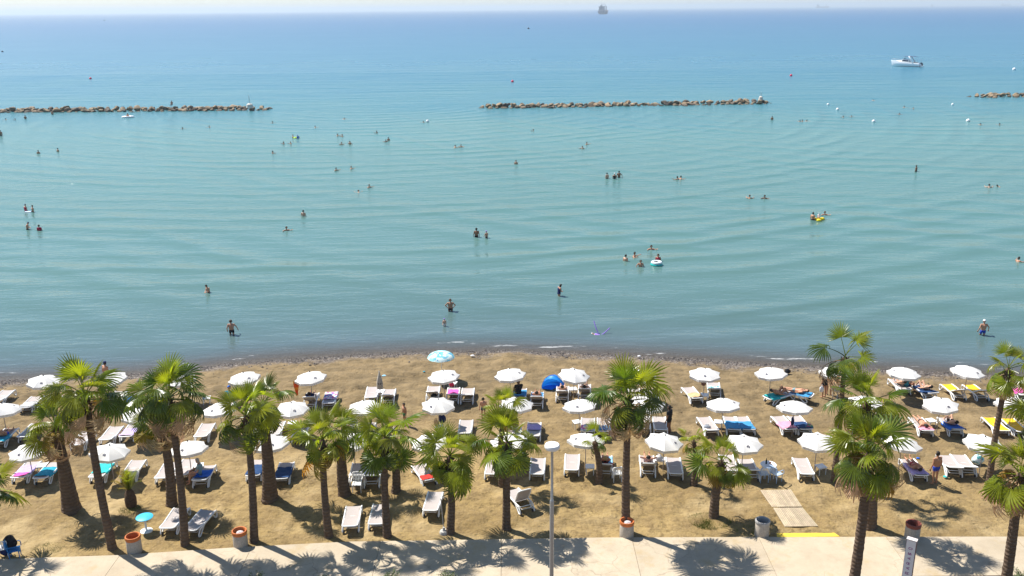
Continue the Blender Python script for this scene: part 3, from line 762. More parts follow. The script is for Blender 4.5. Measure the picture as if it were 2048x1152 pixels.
def closed_umbrella(px, py):
    p = at(px, py, 2.15); root = tag(empty('beach_umbrella', (p.x, p.y, float(ground_z(p.x, p.y)))), 'closed beige umbrella standing folded between two loungers', 'umbrella')
    n, P = 24, []
    for i in range(10):
        s = i / 9; row = []
        for j in range(n + 1):
            a = 2 * PI * j / n; r = (.03 + .13 * math.sin(min(1, s * 1.15) * PI * .62)) * (1 + .28 * math.cos(a * 8) * s)
            row.append((r * math.cos(a), r * math.sin(a), 2.1 - 1.05 * s))
        P.append(row)
    MB().grid(P).build('folded_canopy', mat('beige_canvas', (.46, .41, .34), .85, .1, 6), root, 180)
    obj('pole', U_POLE, root); MB().lathe([(.025, 2.08), (.03, 2.13), (.01, 2.2)], 8).build('finial', WHITE, root)
    MB().lathe([(.155, 1.36), (.16, 1.40), (.155, 1.44)], 16, cap=False).build('tie_strap', DARK, root)
closed_umbrella(758, 741)
def umbrella_stand():
    b, t = G(888, 1066), at(871, 1000, .9)
    root = tag(empty('umbrella_stand', b), 'bare leaning umbrella pole with round concrete foot beside a lounger', 'umbrella stand')
    MB().lathe([(.20, -.03), (.21, .05), (.17, .13), (.06, .16), (.05, .3)], 18).build('foot', mat('concrete_foot', (.5, .47, .43), .85, .1), root, 40)
    MB().tube([(0, 0, .1), (-.12, .35, 1.55)], .022, 8).build('pole', STEEL, root)
umbrella_stand()

# ================================================================== LOUNGERS
LW = .36
def arc_pts(*p):
    """smooth polyline through control points (Catmull-Rom)"""
    P = [Vector(q) for q in p]; out = []
    for i in range(len(P) - 1):
        a, b, c, d = P[max(i - 1, 0)], P[i], P[i + 1], P[min(i + 2, len(P) - 1)]
        for k in range(4):
            t = k / 4
            out.append(.5 * ((2 * b) + (c - a) * t + (2 * a - 5 * b + 4 * c - d) * t * t + (3 * b - a - 3 * c + d) * t ** 3))
    return out + [P[-1]]
L_RAIL = MB().tube(arc_pts((0, -.62, .33), (0, -.3, .355), (0, .2, .355), (0, .7, .36), (0, .93, .34), (0, .985, .29)), .040, 8, flat=1.25).mesh('side_rail', WHITE, 60)
L_LEGH = MB().tube(arc_pts((0, -.20, .34), (0, -.42, .2), (0, -.60, .05), (0, -.72, .025), (0, -.80, .09), (0, -.72, .24), (0, -.60, .335)), .034, 8).mesh('leg', WHITE, 60)
L_LEGF = MB().tube(arc_pts((0, .56, .35), (0, .72, .2), (0, .84, .045), (0, .95, .03), (0, 1.0, .12), (0, .985, .29)), .034, 8).mesh('leg', WHITE, 60)
L_BAR = MB().tube([(-LW, 0, 0), (LW, 0, 0)], .02, 8).mesh('crossbar', WHITE, 60)
L_WHEEL = MB().tube([(-.025, 0, 0), (.025, 0, 0)], .075, 14).mesh('wheel', DARK, 40)
def seat_mesh():
    m = MB(); P = []
    for y in np.linspace(-.16, .93, 10):
        P.append([(x, float(y), .368 - .018 * (1 - (x / .33) ** 2)) for x in np.linspace(-.33, .33, 7)])
    Q = [[(a, b, c - .012) for a, b, c in row] for row in P]
    return m.grid(P).grid([row[::-1] for row in Q]).mesh('seat', SLING, 180)
L_SEAT = seat_mesh()
def back_mesh():
    P = []
    for y in np.linspace(-.02, -.80, 8):
        P.append([(x, float(y), .012 - .02 * (1 - (x / .31) ** 2)) for x in np.linspace(-.31, .31, 7)])
    Q = [[(a, b, c - .012) for a, b, c in row] for row in P]
    return MB().grid([r[::-1] for r in P]).grid(Q).mesh('backrest', SLING, 180)
L_BACK = back_mesh()
L_BFRAME = MB().tube(arc_pts((-.335, 0, 0), (-.335, -.4, .0), (-.335, -.72, 0), (-.26, -.83, 0), (0, -.845, .0), (.26, -.83, 0), (.335, -.72, 0), (.335, -.4, 0), (.335, 0, 0)), .032, 8).mesh('backrest_frame', WHITE, 60)
L_BRACE = MB().tube([(-.29, 0, 0), (-.24, -.30, -.02), (.24, -.30, -.02), (.29, 0, 0)], .016, 6).mesh('brace', WHITE, 60)
YELLOW = mat('yellow_sling', (.75, .45, .015), .8, .08, 10)
def vp_yaw(px): return math.atan((np.interp(px, [0, 700, 1144, 1600, 1900, 2048], [900, 900, 1200, 1200, 1400, 1400]) - 1024) / 1885)
def lounger(px, py, label, back=8, yaw=None, sling=None, group='sunloungers set out on the sand'):
    p = at(px, py, .36); gz = float(ground_z(p.x, p.y)); p = at(px, py, .36 + gz)
    rz = -vp_yaw(px) + R(yaw or 0)
    root = tag(empty('sunlounger', (p.x, p.y, gz + .01), rz), label, 'sunlounger', group)
    for s in (-1, 1):
        for nm, me in (('side_rail', L_RAIL), ('leg', L_LEGH), ('leg', L_LEGF)):
            o = obj(nm, me, root); o.location.x = s * LW
        o = obj('wheel', L_WHEEL, root); o.location = (s * (LW - .06), -.74, .075)
    for y, z in ((-.58, .30), (.1, .335), (.97, .30)):
        o = obj('crossbar', L_BAR, root); o.location = (0, y, z)
    o = obj('seat', L_SEAT, root)
    if sling: setm(o, sling)
    b = obj('backrest', L_BACK, root); b.location = (0, -.16, .37); b.rotation_euler = (-R(back), 0, 0)
    if sling: setm(b, sling)
    obj('backrest_frame', L_BFRAME, b)
    br = obj('brace', L_BRACE, root); br.location = (0, -.42, .34); br.rotation_euler = (R(20), 0, 0)
    root['back'] = back
    return root
def lounge_profile(back, s):
    """height of the lying surface at length y"""
    if s >= -.16: return s, .385
    L = -.16 - s; return -.16 - L * math.cos(R(back)), .39 + L * math.sin(R(back))
TN = [0]
def towel(l, material, y0, y1, label, x0=-.36, x1=.36, drape=.12, group=None, cat='towel'):
    """cloth lying over a lounger between lengths y0 and y1"""
    TN[0] += 1; rg = TN[0]; P = []
    back = l['back']
    for i in range(15):
        s = y0 + (y1 - y0) * i / 14; yy, zz = lounge_profile(back, s); row = []
        for j in range(13):
            t = j / 12; x = x0 - drape + (x1 - x0 + 2 * drape) * t; dz = 0
            wr = (float(vnoise(np.array(x * 7 + rg), np.array(s * 6.0), rg)) - .5) * .05
            if x < -.38: dz = -(-.38 - x) * .95; x = -.385 - (-.38 - x) * .25
            if x > .38: dz = -(x - .38) * .95; x = .385 + (x - .38) * .25
            row.append((x, yy + (float(vnoise(np.array(x * 4.), np.array(rg * 3.3), 9)) - .5) * .05, zz + .03 + dz + wr))
        P.append(row)
    o = MB().grid(P).build('beach_towel', material, None, 180)
    o.location = l.location; o.rotation_euler = l.rotation_euler
    return tag(o, label, cat, group)
T = {k: mat('towel_' + k, c, .9, .15, 9) for k, c in dict(pink=(.72, .10, .38), teal=(.02, .30, .42), blue=(.05, .25, .48), navy=(.015, .05, .14), red=(.55, .03, .02), lightblue=(.25, .5, .7), white=(.75, .74, .74),
     purple=(.45, .36, .62), turquoise=(.03, .42, .42), black=(.015, .015, .02), orange=(.75, .12, .01), tan=(.55, .38, .2), royal=(.02, .12, .5), grey=(.3, .32, .36), rose=(.65, .28, .38), green=(.12, .45, .3)).items()}
T['bluestripe'] = stripes('towel_blue_stripe', [(.75, .75, .8), (.12, .16, .5)], 26)
T['darkstripe'] = stripes('towel_dark_stripe', [(.75, .75, .75), (.03, .04, .05)], 22, 'Y')
T['check'] = blotch('towel_check', [(.6, .72, .72), (.05, .3, .33), (.7, .75, .75), (.25, .5, .52)], 9)
T['floral'] = blotch('towel_floral', [(.6, .1, .3), (.7, .65, .65), (.1, .2, .5), (.75, .5, .55)], 8)
T['plaid'] = blotch('bag_plaid', [(.05, .2, .25), (.5, .45, .2), (.3, .08, .2), (.08, .3, .2)], 12)
Lg = {}
ROWL = {'A': 'row nearest the sea', 'B': 'middle row', 'C': 'row before the palms', 'D': 'loose row by the promenade'}
def rowlounge(row, items):
    for i, it in enumerate(items):
        k, px, py = it[:3]; kw = it[3] if len(it) > 3 else {}
        c = 'yellow' if kw.get('sling') is YELLOW else 'white'
        up = ' with raised back' if kw.get('back', 8) > 30 else ''
        Lg[k] = lounger(px, py, '%s sunlounger%s, %s from the left in the %s' % (c, up, ordinal(i), ROWL[row]), **kw)
rowlounge('A', [('a0', 4, 793), ('a1', 62, 806), ('a2', 100, 806), ('a3', 232, 795), ('a4', 256, 799), ('a5', 622, 799, dict(back=38)), ('a6', 660, 797), ('a7', 744, 786), ('a8', 777, 791, dict(back=30)),
    ('a9', 866, 785, dict(back=30)), ('a10', 906, 788, dict(back=26)), ('a11', 935, 789, dict(back=26)), ('a12', 1040, 790), ('a13', 1074, 797, dict(back=36)), ('a14', 1125, 785, dict(back=34)), ('a15', 1169, 781, dict(back=34)),
    ('a15b', 1268, 790), ('a15c', 1300, 790), ('a16', 1385, 787, dict(yaw=14)), ('a17', 1428, 777, dict(back=26, yaw=-4)), ('a18', 1557, 791, dict(yaw=-55, back=4)), ('a19', 1592, 786, dict(yaw=60, back=4)), ('a20', 1800, 770, dict(yaw=8)),
    ('a21', 1848, 780, dict(yaw=20, back=14)), ('a22', 1908, 781, dict(sling=YELLOW, yaw=14, back=30)), ('a23', 1953, 782, dict(sling=YELLOW, yaw=14, back=30)), ('a24', 2036, 781, dict(yaw=10))])
rowlounge('B', [('b0', 8, 872), ('b1', 62, 862), ('b2', 165, 878), ('b3', 222, 868), ('b4', 262, 862), ('b5', 409, 862), ('b6', 552, 858), ('b7', 601, 864), ('b8', 704, 862), ('b9', 736, 860, dict(back=34)), ('b10', 931, 855), ('b11', 1028, 868), ('b12', 1068, 860),
    ('b13', 1176, 851), ('b14', 1208, 851), ('b15', 1287, 846), ('b16', 1320, 848), ('b17', 1416, 849, dict(yaw=10)), ('b18', 1464, 848), ('b19', 1490, 848, dict(yaw=6)), ('b20', 1568, 847, dict(yaw=12)), ('b21', 1600, 847, dict(yaw=10)),
    ('b22', 1712, 846), ('b23', 1760, 838), ('b24', 1843, 850, dict(yaw=6)), ('b25', 1902, 850, dict(yaw=8, back=14)), ('b26', 1992, 850, dict(sling=YELLOW, yaw=8)), ('b27', 2030, 852, dict(sling=YELLOW, yaw=8))])
rowlounge('C', [('c0', 52, 941), ('c1', 96, 942), ('c2', 205, 940), ('c3', 266, 938), ('c4', 334, 942), ('c5', 371, 936), ('c6', 408, 949, dict(back=14)), ('c7', 513, 937), ('c8', 568, 943), ('c9', 716, 944, dict(back=22)), ('c10', 746, 949, dict(back=30)),
    ('c11', 849, 946, dict(yaw=24)), ('c12', 987, 934, dict(yaw=-3)), ('c13', 1075, 934), ('c14', 1144, 926), ('c15', 1210, 929, dict(back=34)), ('c16', 1295, 929, dict(back=36)), ('c17', 1349, 933), ('c18', 1457, 927), ('c19', 1498, 936, dict(back=26, yaw=4)), ('c20', 1607, 934),
    ('c21', 1828, 936, dict(yaw=8)), ('c22', 1900, 928, dict(yaw=4, back=20)), ('c23', 1928, 927, dict(yaw=4, back=20))])
rowlounge('D', [('d0', 349, 1038, dict(yaw=-4)), ('d1', 398, 1042, dict(yaw=-12)), ('d2', 704, 1034), ('d3', 757, 1030, dict(yaw=-2)), ('d4', 866, 1004, dict(yaw=-4)), ('d5', 1040, 998, dict(yaw=28, back=62))])
def TW(k, m, y0, y1, desc, **kw): return towel(Lg[k], T[m], y0, y1, desc, **kw)
TW('a1', 'darkstripe', -.9, .1, 'black and white striped towel on a lounger at the far left')
TW('a4', 'lightblue', -.9, .3, 'pale blue towel on the lounger behind the slim leaning palm')
TW('a6', 'floral', -.3, .85, 'pink and blue patterned towel on the lounger beside the orange hanging towel')
TW('a10', 'pink', -.2, .55, 'round pink towel on the middle lounger below the patterned umbrella', x0=-.28, x1=.28, drape=.04)
TW('a12', 'blue', -.3, .6, 'small blue towel on a lounger left of the blue tent', drape=.03)
TW('a13', 'blue', -.4, .7, 'blue towel under the person reclining left of the blue tent')
TW('a16', 'tan', -.85, -.05, 'tan towel heaped on the lounger left of a small white table', drape=.05)
TW('a17', 'check', -.85, .25, 'teal checked towel over the lounger right of a small white table')
TW('a18', 'turquoise', -.9, .2, 'turquoise towel on a turned lounger among sunbathers near the sea')
TW('a19', 'blue', -.9, .3, 'dull blue towel under the lying man near the sea', drape=.05)
TW('a21', 'navy', -.9, .6, 'navy towel under the reclining woman in the seaward row')
TW('a22', 'white', -.95, -.6, 'white rolled towel on the left yellow lounger near the sea', drape=.02)
TW('a24', 'pink', -.6, .2, 'bright pink towel on the lounger at the right edge')
TW('b0', 'teal', -.95, .1, 'teal towel on the lounger at the left edge')
TW('b4', 'purple', -.8, .2, 'lilac towel on a lounger between the two left palm crowns')
TW('b12', 'purple', -.1, .6, 'lilac patterned towel on a lounger behind the palm by the lamp', drape=.04)
TW('b13', 'floral', -.9, -.1, 'red and purple towel on a lounger below the lamp-side umbrella')
TW('b14', 'blue', -.9, -.15, 'blue towel over the head end of a lounger left of the tall palm')
TW('b18', 'blue', -.95, .25, 'blue towel over the left of two side-by-side loungers')
TW('b19', 'blue', -.95, .2, 'blue towel over the right of two side-by-side loungers', drape=.16)
TW('b20', 'rose', -.9, .15, 'pink towel over a lounger in the middle row')
TW('b21', 'navy', -.9, .1, 'dark navy towel beside the pink one in the middle row')
TW('b24', 'rose', -.95, -.3, 'pink towel under the lying woman in the middle row', drape=.05)
TW('b25', 'royal', -1.0, .3, 'bright blue towel under the lying man in the middle row', drape=.16)
TW('c0', 'purple', -.5, .45, 'lilac towel under a pink one on the leftmost near lounger')
TW('c0', 'pink', -.85, -.4, 'bright pink towel on the leftmost near lounger', x0=-.2, x1=.3, drape=.05)
TW('c1', 'teal', -.75, .3, 'bright teal towel on the lounger left of the thickest trunk', drape=.14)
TW('c2', 'turquoise', -.5, .6, 'turquoise towel on a lounger behind the young palm')
TW('c6', 'royal', -.6, .35, 'blue towel on the lounger of the person in a grey shirt', drape=.02)
TW('c7', 'navy', -.9, .3, 'navy towel on the lounger left of the thick brown trunk')
TW('c8', 'navy', -.9, .35, 'navy towel on the lounger right of the thick brown trunk')
TW('c11', 'red', -.95, -.35, 'red towel on the head end of a turned lounger left of centre', drape=.06)
TW('c15', 'red', -1.0, -.3, 'bright red towel over the back of the lounger by the little palm')
TW('c15', 'lightblue', -.3, .8, 'pale blue towel on the seat of the lounger with the red towel', x0=.05, x1=.36, drape=.1)
TW('c16', 'bluestripe', -1.0, -.2, 'blue and white striped towel behind the man with hands behind his head', drape=.05)
TW('c21', 'purple', -.95, .4, 'lilac and white towel beside the man in blue trunks')

# ================================================================== PEOPLE
def V3(*a): return Vector(a)
def skeleton(pel, ch, nk, hd, arms, legs, face, slim=1.0):
    """bones as (tag, a, b, ra, rb); x right, y forward for a standing figure"""
    B = [('pelvis', pel - (ch - pel) * .12 + V3(-.06, 0, 0), pel - (ch - pel) * .12 + V3(.06, 0, 0), .125, .125), ('torso', pel, ch, .125 * slim, .15), ('torso', pel + V3(-.05, 0, 0), ch + V3(-.09, 0, 0), .105, .125 * slim), ('torso', pel + V3(.05, 0, 0), ch + V3(.09, 0, 0), .105, .125 * slim),
         ('neck', ch + (nk - ch) * .5, hd - (hd - nk) * .35, .06, .052), ('head', hd, hd + (hd - nk).normalized() * .055, .088, .09), ('head', hd - (hd - nk).normalized() * .02 + face * .02, hd + (hd - nk).normalized() * .03, .08, .092),
         ('nose', hd + face * .095, hd + face * .108 - (hd - nk).normalized() * .02, .014, .017), ('head', hd + face * .05 - (hd - nk).normalized() * .075, hd + face * .06 - (hd - nk).normalized() * .07, .04, .04)]
    sx = face.cross((hd - nk).normalized()).normalized()
    for s in (-1, 1): B.append(('ear', hd + sx * s * .092, hd + sx * s * .1 + (hd - nk).normalized() * .02, .018, .02))
    for sh, el, wr, hv in arms:
        B += [('shoulder', ch + (sh - ch) * .4 + (nk - ch) * .2, sh, .09, .068), ('upperarm', sh, el, .056, .043), ('forearm', el, wr, .043, .029)]
        hv = hv.normalized(); si = hv.cross(V3(.31, .4, .86)).normalized(); up = si.cross(hv)
        B.append(('hand', wr, wr + hv * .07, .032, .036))
        for q, (o, L) in enumerate(((-.033, .075), (-.011, .088), (.011, .082), (.032, .066))):
            k = wr + hv * .075 + si * o
            B += [('hand', k, k + hv * L * .5, .0125, .0115), ('hand', k + hv * L * .5, k + hv * L * .9 - up * L * .3, .0115, .0105)]
        B.append(('hand', wr + hv * .03 - si * .03, wr + hv * .075 - si * .068, .015, .012))
    for hp, kn, an, to in legs:
        B += [('thigh', hp, kn, .088 * slim, .06), ('calf', kn, kn + (an - kn) * .35, .06, .056), ('calf', kn + (an - kn) * .35, an, .056, .037), ('foot', an, to, .042, .033)]
    return B
def mirror(a): return [tuple(V3(-p.x, p.y, p.z) for p in a), a]
FW = V3(0, 1, 0)
def poses():
    leg = (V3(.10, 0, .90), V3(.11, .01, .50), V3(.115, -.02, .07), V3(.125, .15, .035))
    D = V3(0, .1, -1)
    S = {}
    tor = (V3(0, 0, .97), V3(0, 0, 1.30), V3(0, 0, 1.47), V3(0, .02, 1.62))
    arm = (V3(.20, 0, 1.40), V3(.27, -.02, 1.12), V3(.29, .06, .87), D)
    S['stand'] = skeleton(*tor, mirror(arm), mirror(leg), FW)
    S['hips'] = skeleton(*tor, mirror((V3(.20, 0, 1.40), V3(.40, -.08, 1.18), V3(.20, .02, 1.00), V3(-.5, .6, -.5))), mirror(leg), FW)
    S['wade'] = skeleton(*tor, [(V3(.20, 0, 1.40), V3(.38, .0, 1.18), V3(.44, .12, .96), V3(.2, .4, -.8)), (V3(-.20, 0, 1.40), V3(-.31, -.06, 1.14), V3(-.30, .10, .92), V3(0, .5, -.8))], [leg, (V3(-.10, 0, .90), V3(-.12, .16, .52), V3(-.12, .04, .10), V3(-.13, .2, .07))], FW)
    S['fold'] = skeleton(V3(0, 0, .97), V3(0, .04, 1.30), V3(0, .08, 1.46), V3(0, .14, 1.58), mirror((V3(.19, .03, 1.40), V3(.25, .12, 1.13), V3(.06, .30, 1.06), V3(-.9, .3, 0))), mirror(leg), FW)
    sl = (V3(.1, .02, .02), V3(.13, .42, .10), V3(.13, .50, -.34), V3(.14, .64, -.38))
    S['sit'] = skeleton(V3(0, 0, .06), V3(0, -.06, .40), V3(0, -.04, .57), V3(0, .0, .72), mirror((V3(.2, -.05, .50), V3(.25, .08, .25), V3(.15, .33, .20), V3(-.2, 1, -.1))), mirror(sl), FW)
    # figures for a lounger: surface at z 0, hip at y 0, legs to +y, back leaning to -y
    def lying(ang, knees=0.0, arms='side', face=None):
        c, s = math.cos(ang), math.sin(ang)
        bk = lambda L, h=0.0: V3(0, -L * c - h * s * -1 * -1, .10 + L * s + h * c)
        pel, ch, nk, hd = bk(0), bk(.34, .02), bk(.52, .03), bk(.67, .05)
        up = (hd - nk).normalized(); fc = face or (V3(0, s, c)).normalized()
        if arms == 'side': a = mirror((bk(.44, .02) + V3(.2, 0, 0), bk(.20, -.01) + V3(.28, 0, 0), V3(.27, .05, .08), V3(0, 1, -.1)))
        elif arms == 'head': a = mirror((bk(.46, .02) + V3(.2, 0, 0), bk(.66, .06) + V3(.40, 0, 0), bk(.66, -.07) + V3(.10, 0, 0), V3(-1, 0, 0)))
        else: a = mirror((bk(.44, .02) + V3(.2, 0, 0), bk(.22, .10) + V3(.26, 0, 0), bk(.20, .24) + V3(.06, .08, 0), V3(-.6, .6, .4)))
        lg = mirror((V3(.1, .02, .09), V3(.12, .42 - knees * .12, .09 + knees * .34), V3(.12, .84 - knees * .3, .05), V3(.14, .9 - knees * .28, .05 + .12 * (1 - knees))))
        return skeleton(pel, ch, nk, hd, a, lg, fc)
    S['lie'] = lying(R(6)); S['liehead'] = lying(R(12), 0, 'head'); S['knees'] = lying(R(24), .9, 'side'); S['recline'] = lying(R(36), .25, 'read'); S['reclinehead'] = lying(R(40), .1, 'head')
    S['prone'] = skeleton(V3(0, 0, .10), V3(0, -.34, .13), V3(0, -.52, .15), V3(0, -.65, .19), mirror((V3(.2, -.46, .12), V3(.36, -.62, .06), V3(.16, -.76, .05), V3(-1, -.2, 0))), mirror((V3(.1, .02, .09), V3(.11, .44, .07), V3(.12, .86, .05), V3(.13, .98, .03))), V3(0, -.5, -.85).normalized())
    # swimmers: water surface at z 0
    S['tread'] = skeleton(V3(0, -.10, -.72), V3(0, 0, -.36), V3(0, .02, -.16), V3(0, .05, 0.0), mirror((V3(.19, 0, -.24), V3(.38, .14, -.30), V3(.46, .36, -.18), V3(.3, 1, .1))), mirror((V3(.1, -.12, -.80), V3(.14, .10, -1.08), V3(.12, -.28, -1.28), V3(.13, -.36, -1.38))), FW)
    S['breast'] = skeleton(V3(0, -.58, -.34), V3(0, -.24, -.18), V3(0, -.06, -.07), V3(0, .06, .05), mirror((V3(.19, -.14, -.13), V3(.44, .06, -.10), V3(.52, .34, -.08), V3(.2, 1, 0))), mirror((V3(.1, -.66, -.36), V3(.16, -1.06, -.40), V3(.12, -1.46, -.30), V3(.12, -1.6, -.3))), FW)
    S['child'] = skeleton(V3(0, 0, .97), V3(0, 0, 1.28), V3(0, 0, 1.44), V3(0, .02, 1.62), mirror((V3(.18, 0, 1.38), V3(.26, .05, 1.14), V3(.24, .2, .98), V3(0, .8, -.5))), mirror(leg), FW)
    return S
def pose_meshes(name, bones):
    m = MB()
    for tg, a, b, ra, rb in bones:
        L = (b - a).length; k = max(2, int(L / (min(ra, rb) * .45)) + 1)
        for i in range(k):
            t = i / (k - 1); m.sphere(a.lerp(b, t), ra + (rb - ra) * t, 10, 7)
    o = bpy.data.objects.new('tmp', m.mesh('tmp')); COL.objects.link(o)
    bpy.context.view_layer.update()
    md = o.modifiers.new('r', 'REMESH'); md.mode = 'VOXEL'; md.voxel_size = .0145; md.use_smooth_shade = True
    sm = o.modifiers.new('s', 'SMOOTH'); sm.factor = .5; sm.iterations = 3
    dc = o.modifiers.new('d', 'DECIMATE'); dc.ratio = .3
    dg = bpy.context.evaluated_depsgraph_get()
    me = bpy.data.meshes.new_from_object(o.evaluated_get(dg)); me.name = 'person'
    bpy.data.objects.remove(o)
    me.polygons.foreach_set('use_smooth', [True] * len(me.polygons))
    co = np.zeros(len(me.vertices) * 3); me.vertices.foreach_get('co', co); co = co.reshape(-1, 3)
    no = np.array([v.normal[:] for v in me.vertices])
    best = np.full(len(co), 9.0); bt = np.zeros(len(co), int); bp = np.zeros(len(co))
    for i, (tg, a, b, ra, rb) in enumerate(bones):
        A, Bv = np.array(a), np.array(b); d = Bv - A; t = np.clip(((co - A) @ d) / max(d @ d, 1e-6), 0, 1)
        ds = np.linalg.norm(co - (A + t[:, None] * d), axis=1) - (ra + (rb - ra) * t)
        w = ds < best; best[w] = ds[w]; bt[w] = i; bp[w] = t[w]
    tags = np.array([bones[i][0] for i in bt])
    hd = [np.array(b[1]) for b in bones if b[0] == 'head'][0]; nose = [np.array(b[1]) for b in bones if b[0] == 'nose'][0]
    up = np.array([b for b in bones if b[0] == 'head'][0][2]) - hd; up = up / np.linalg.norm(up); fc = (nose - hd); fc = fc / np.linalg.norm(fc)
    rel = co - hd
    head = np.isin(tags, ('head', 'ear'))
    R_ = {'hair': head & ((rel @ fc < .035) | (rel @ up > .085)) & (rel @ up > -.07), 'longhair': (head & ((rel @ fc < .03) | (rel @ up > .085))) | ((tags == 'neck') & (rel @ fc < .0)),
          'cap': head & (rel @ up > .045), 'swim_shorts': (tags == 'pelvis') | ((tags == 'thigh') & (bp < .5)) | ((tags == 'torso') & (bp < .12)),
          'briefs': (tags == 'pelvis') | ((tags == 'thigh') & (bp < .1)) | ((tags == 'torso') & (bp < .05)), 'bikini_top': (tags == 'torso') & (bp > .62) & (bp < .98),
          'swimsuit': (tags == 'pelvis') | (tags == 'torso') | ((tags == 'thigh') & (bp < .06)), 'shirt': (tags == 'torso') | (tags == 'shoulder') | (tags == 'pelvis') | ((tags == 'upperarm') & (bp < .6)),
          'trousers': (tags == 'pelvis') | (tags == 'thigh') | (tags == 'calf')}
    parts = {}
    polys = [tuple(p.vertices) for p in me.polygons]
    for k, msk in R_.items():
        offs = {'hair': .016, 'longhair': .02, 'cap': .022}.get(k, .011)
        F = [f for f in polys if all(msk[i] for i in f)]
        if not F: continue
        use = sorted({i for f in F for i in f}); mp = {i: j for j, i in enumerate(use)}
        pm = bpy.data.meshes.new(k); pm.from_pydata((co[use] + no[use] * offs).tolist(), [], [tuple(mp[i] for i in f) for f in F]); pm.update()
        pm.polygons.foreach_set('use_smooth', [True] * len(pm.polygons)); pm.materials.append(DARK); parts[k] = pm
    me.materials.clear(); me.materials.append(SKIN[0])
    return me, parts
def skin(name, c): return mat(name, c, .5, .06, 8, spec=.35)
SKIN = [skin('skin_tan', (.42, .21, .12)), skin('skin_light', (.56, .33, .22)), skin('skin_deep', (.26, .12, .065)), skin('skin_ruddy', (.50, .25, .15))]
HAIR = [mat('hair_dark', (.022, .016, .012), .6, .3), mat('hair_brown', (.09, .05, .028), .6, .3), mat('hair_grey', (.32, .30, .28), .6, .2), mat('hair_blond', (.34, .23, .1), .6, .2)]
POSES = {k: pose_meshes(k, b) for k, b in poses().items()}
def person(pose, loc, rz, label, sk=0, hair='hair', hc=0, wear=(), scale=1.0, group=None, tilt=None):
    me, parts = POSES[pose]
    o = obj('person', me); setm(o, SKIN[sk]); o.location = loc; o.rotation_euler = (0, 0, rz); o.scale = [scale] * 3
    tag(o, label, 'person', group)
    for nm, m in ((hair, HAIR[hc] if isinstance(hc, int) else hc),) + tuple(wear):
        if nm in parts: setm(obj(nm, parts[nm], o), m)
    return o
CL = {k: mat('cloth_' + k, c, .85, .15, 9) for k, c in dict(black=(.015, .015, .018), navy=(.012, .02, .09), blue=(.02, .06, .42), red=(.42, .015, .05), white=(.75, .75, .76), teal=(.03, .18, .24), purple=(.35, .2, .65), grey=(.2, .3, .32), yellow=(.7, .55, .02), green=(.08, .22, .1), pink=(.6, .12, .25), straw=(.42, .30, .14), royal=(.03, .14, .5)).items()}
def stand_at(px, py):     # ground point from the pixel of the feet
    return G(px, py)
AWAY, TOWARD = 0.0, PI
# --- on the sand
person('stand', Vector(at(209, 727, 1.1)) * 1 - Vector((0, 0, 1.62)), -.5, 'man in dark cap and red trunks standing at the waterline', 3, 'cap', CL['navy'], (('hair', HAIR[0]), ('swim_shorts', CL['red'])))
person('stand', G(810, 850), 2.2, 'dark-haired boy walking on bare sand near the middle', 0, wear=(('swim_shorts', CL['green']),), scale=.78)
person('stand', G(967, 838), .3, 'child with bare back standing beside a palm crown near the middle', 3, 'hair', 0, (('swim_shorts', CL['navy']),), .76)
person('stand', G(1647, 795), .5, 'woman in black with a white shoulder bag, standing at the left of two', 0, 'longhair', 0, (('shirt', CL['black']), ('briefs', CL['black'])), .97)
person('fold', G(1657, 790), -.6, 'woman in black standing at the right of two, bending forward', 0, 'longhair', 0, (('shirt', CL['black']), ('swim_shorts', CL['black'])), .97)
person('stand', G(1868, 968), .35, 'man in blue swim trunks standing beside two empty loungers', 0, 'hair', 0, (('swim_shorts', CL['blue']),), 1.0)
person('stand', G(1045, 926), .2, 'bare-legged person standing behind the palm left of the lamp post', 0, 'hair', 1, (('shirt', CL['white']), ('briefs', CL['navy'])), .95)
person('stand', G(1337, 868), .9, 'person in dark clothes standing right of the tall palm', 2, 'longhair', 0, (('shirt', CL['black']), ('swim_shorts', CL['black'])), .98)
def on(k, pose, label, dy=0.05, dz=0.0, **kw):
    l = Lg[k]; c, s = math.cos(l.rotation_euler.z), math.sin(l.rotation_euler.z)
    return person(pose, l.location + Vector((-s * dy, c * dy, .385 + .03 + dz)), l.rotation_euler.z, label, **kw)
on('a5', 'recline', 'person in navy reclining beside the hanging orange towel', sk=0, hair='hair', wear=(('shirt', CL['navy']), ('briefs', CL['navy'])))
on('a13', 'recline', 'person in dark swimwear reclining on blue towel left of the blue tent', sk=0, wear=(('swim_shorts', CL['navy']),))
on('a14', 'recline', 'woman with hair up sitting back on a lounger next to the blue tent', sk=1, hair='hair', hc=0, wear=(('bikini_top', CL['black']), ('briefs', CL['black'])))
on('a15', 'knees', 'person lying with knees raised right of the blue tent', sk=1, wear=(('swim_shorts', CL['black']),), dz=.04)
on('a18', 'knees', 'person lying with raised knees on turquoise towel', sk=0, wear=(('briefs', CL['black']),), dz=-.02)
on('a19', 'lie', 'man in grey shorts stretched out on a turned lounger near the sea', sk=3, wear=(('swim_shorts', CL['grey']),))
on('a20', 'knees', 'pale sunbather with legs up on the lounger before the seaward row', sk=1, wear=(('briefs', CL['teal']), ('bikini_top', CL['teal'])), dz=-.02)
on('a21', 'knees', 'woman lying with knees up on the navy towel', sk=1, hair='longhair', wear=(('bikini_top', CL['navy']), ('briefs', CL['navy'])), dz=-.02)
on('b9', 'recline', 'dark-haired person in grey and black reclining in the middle row', sk=2, wear=(('shirt', CL['grey']), ('trousers', CL['black'])))
on('b24', 'prone', 'woman in dark bikini lying face down on the pink towel', sk=3, hair='longhair', hc=0, wear=(('briefs', CL['black']),))
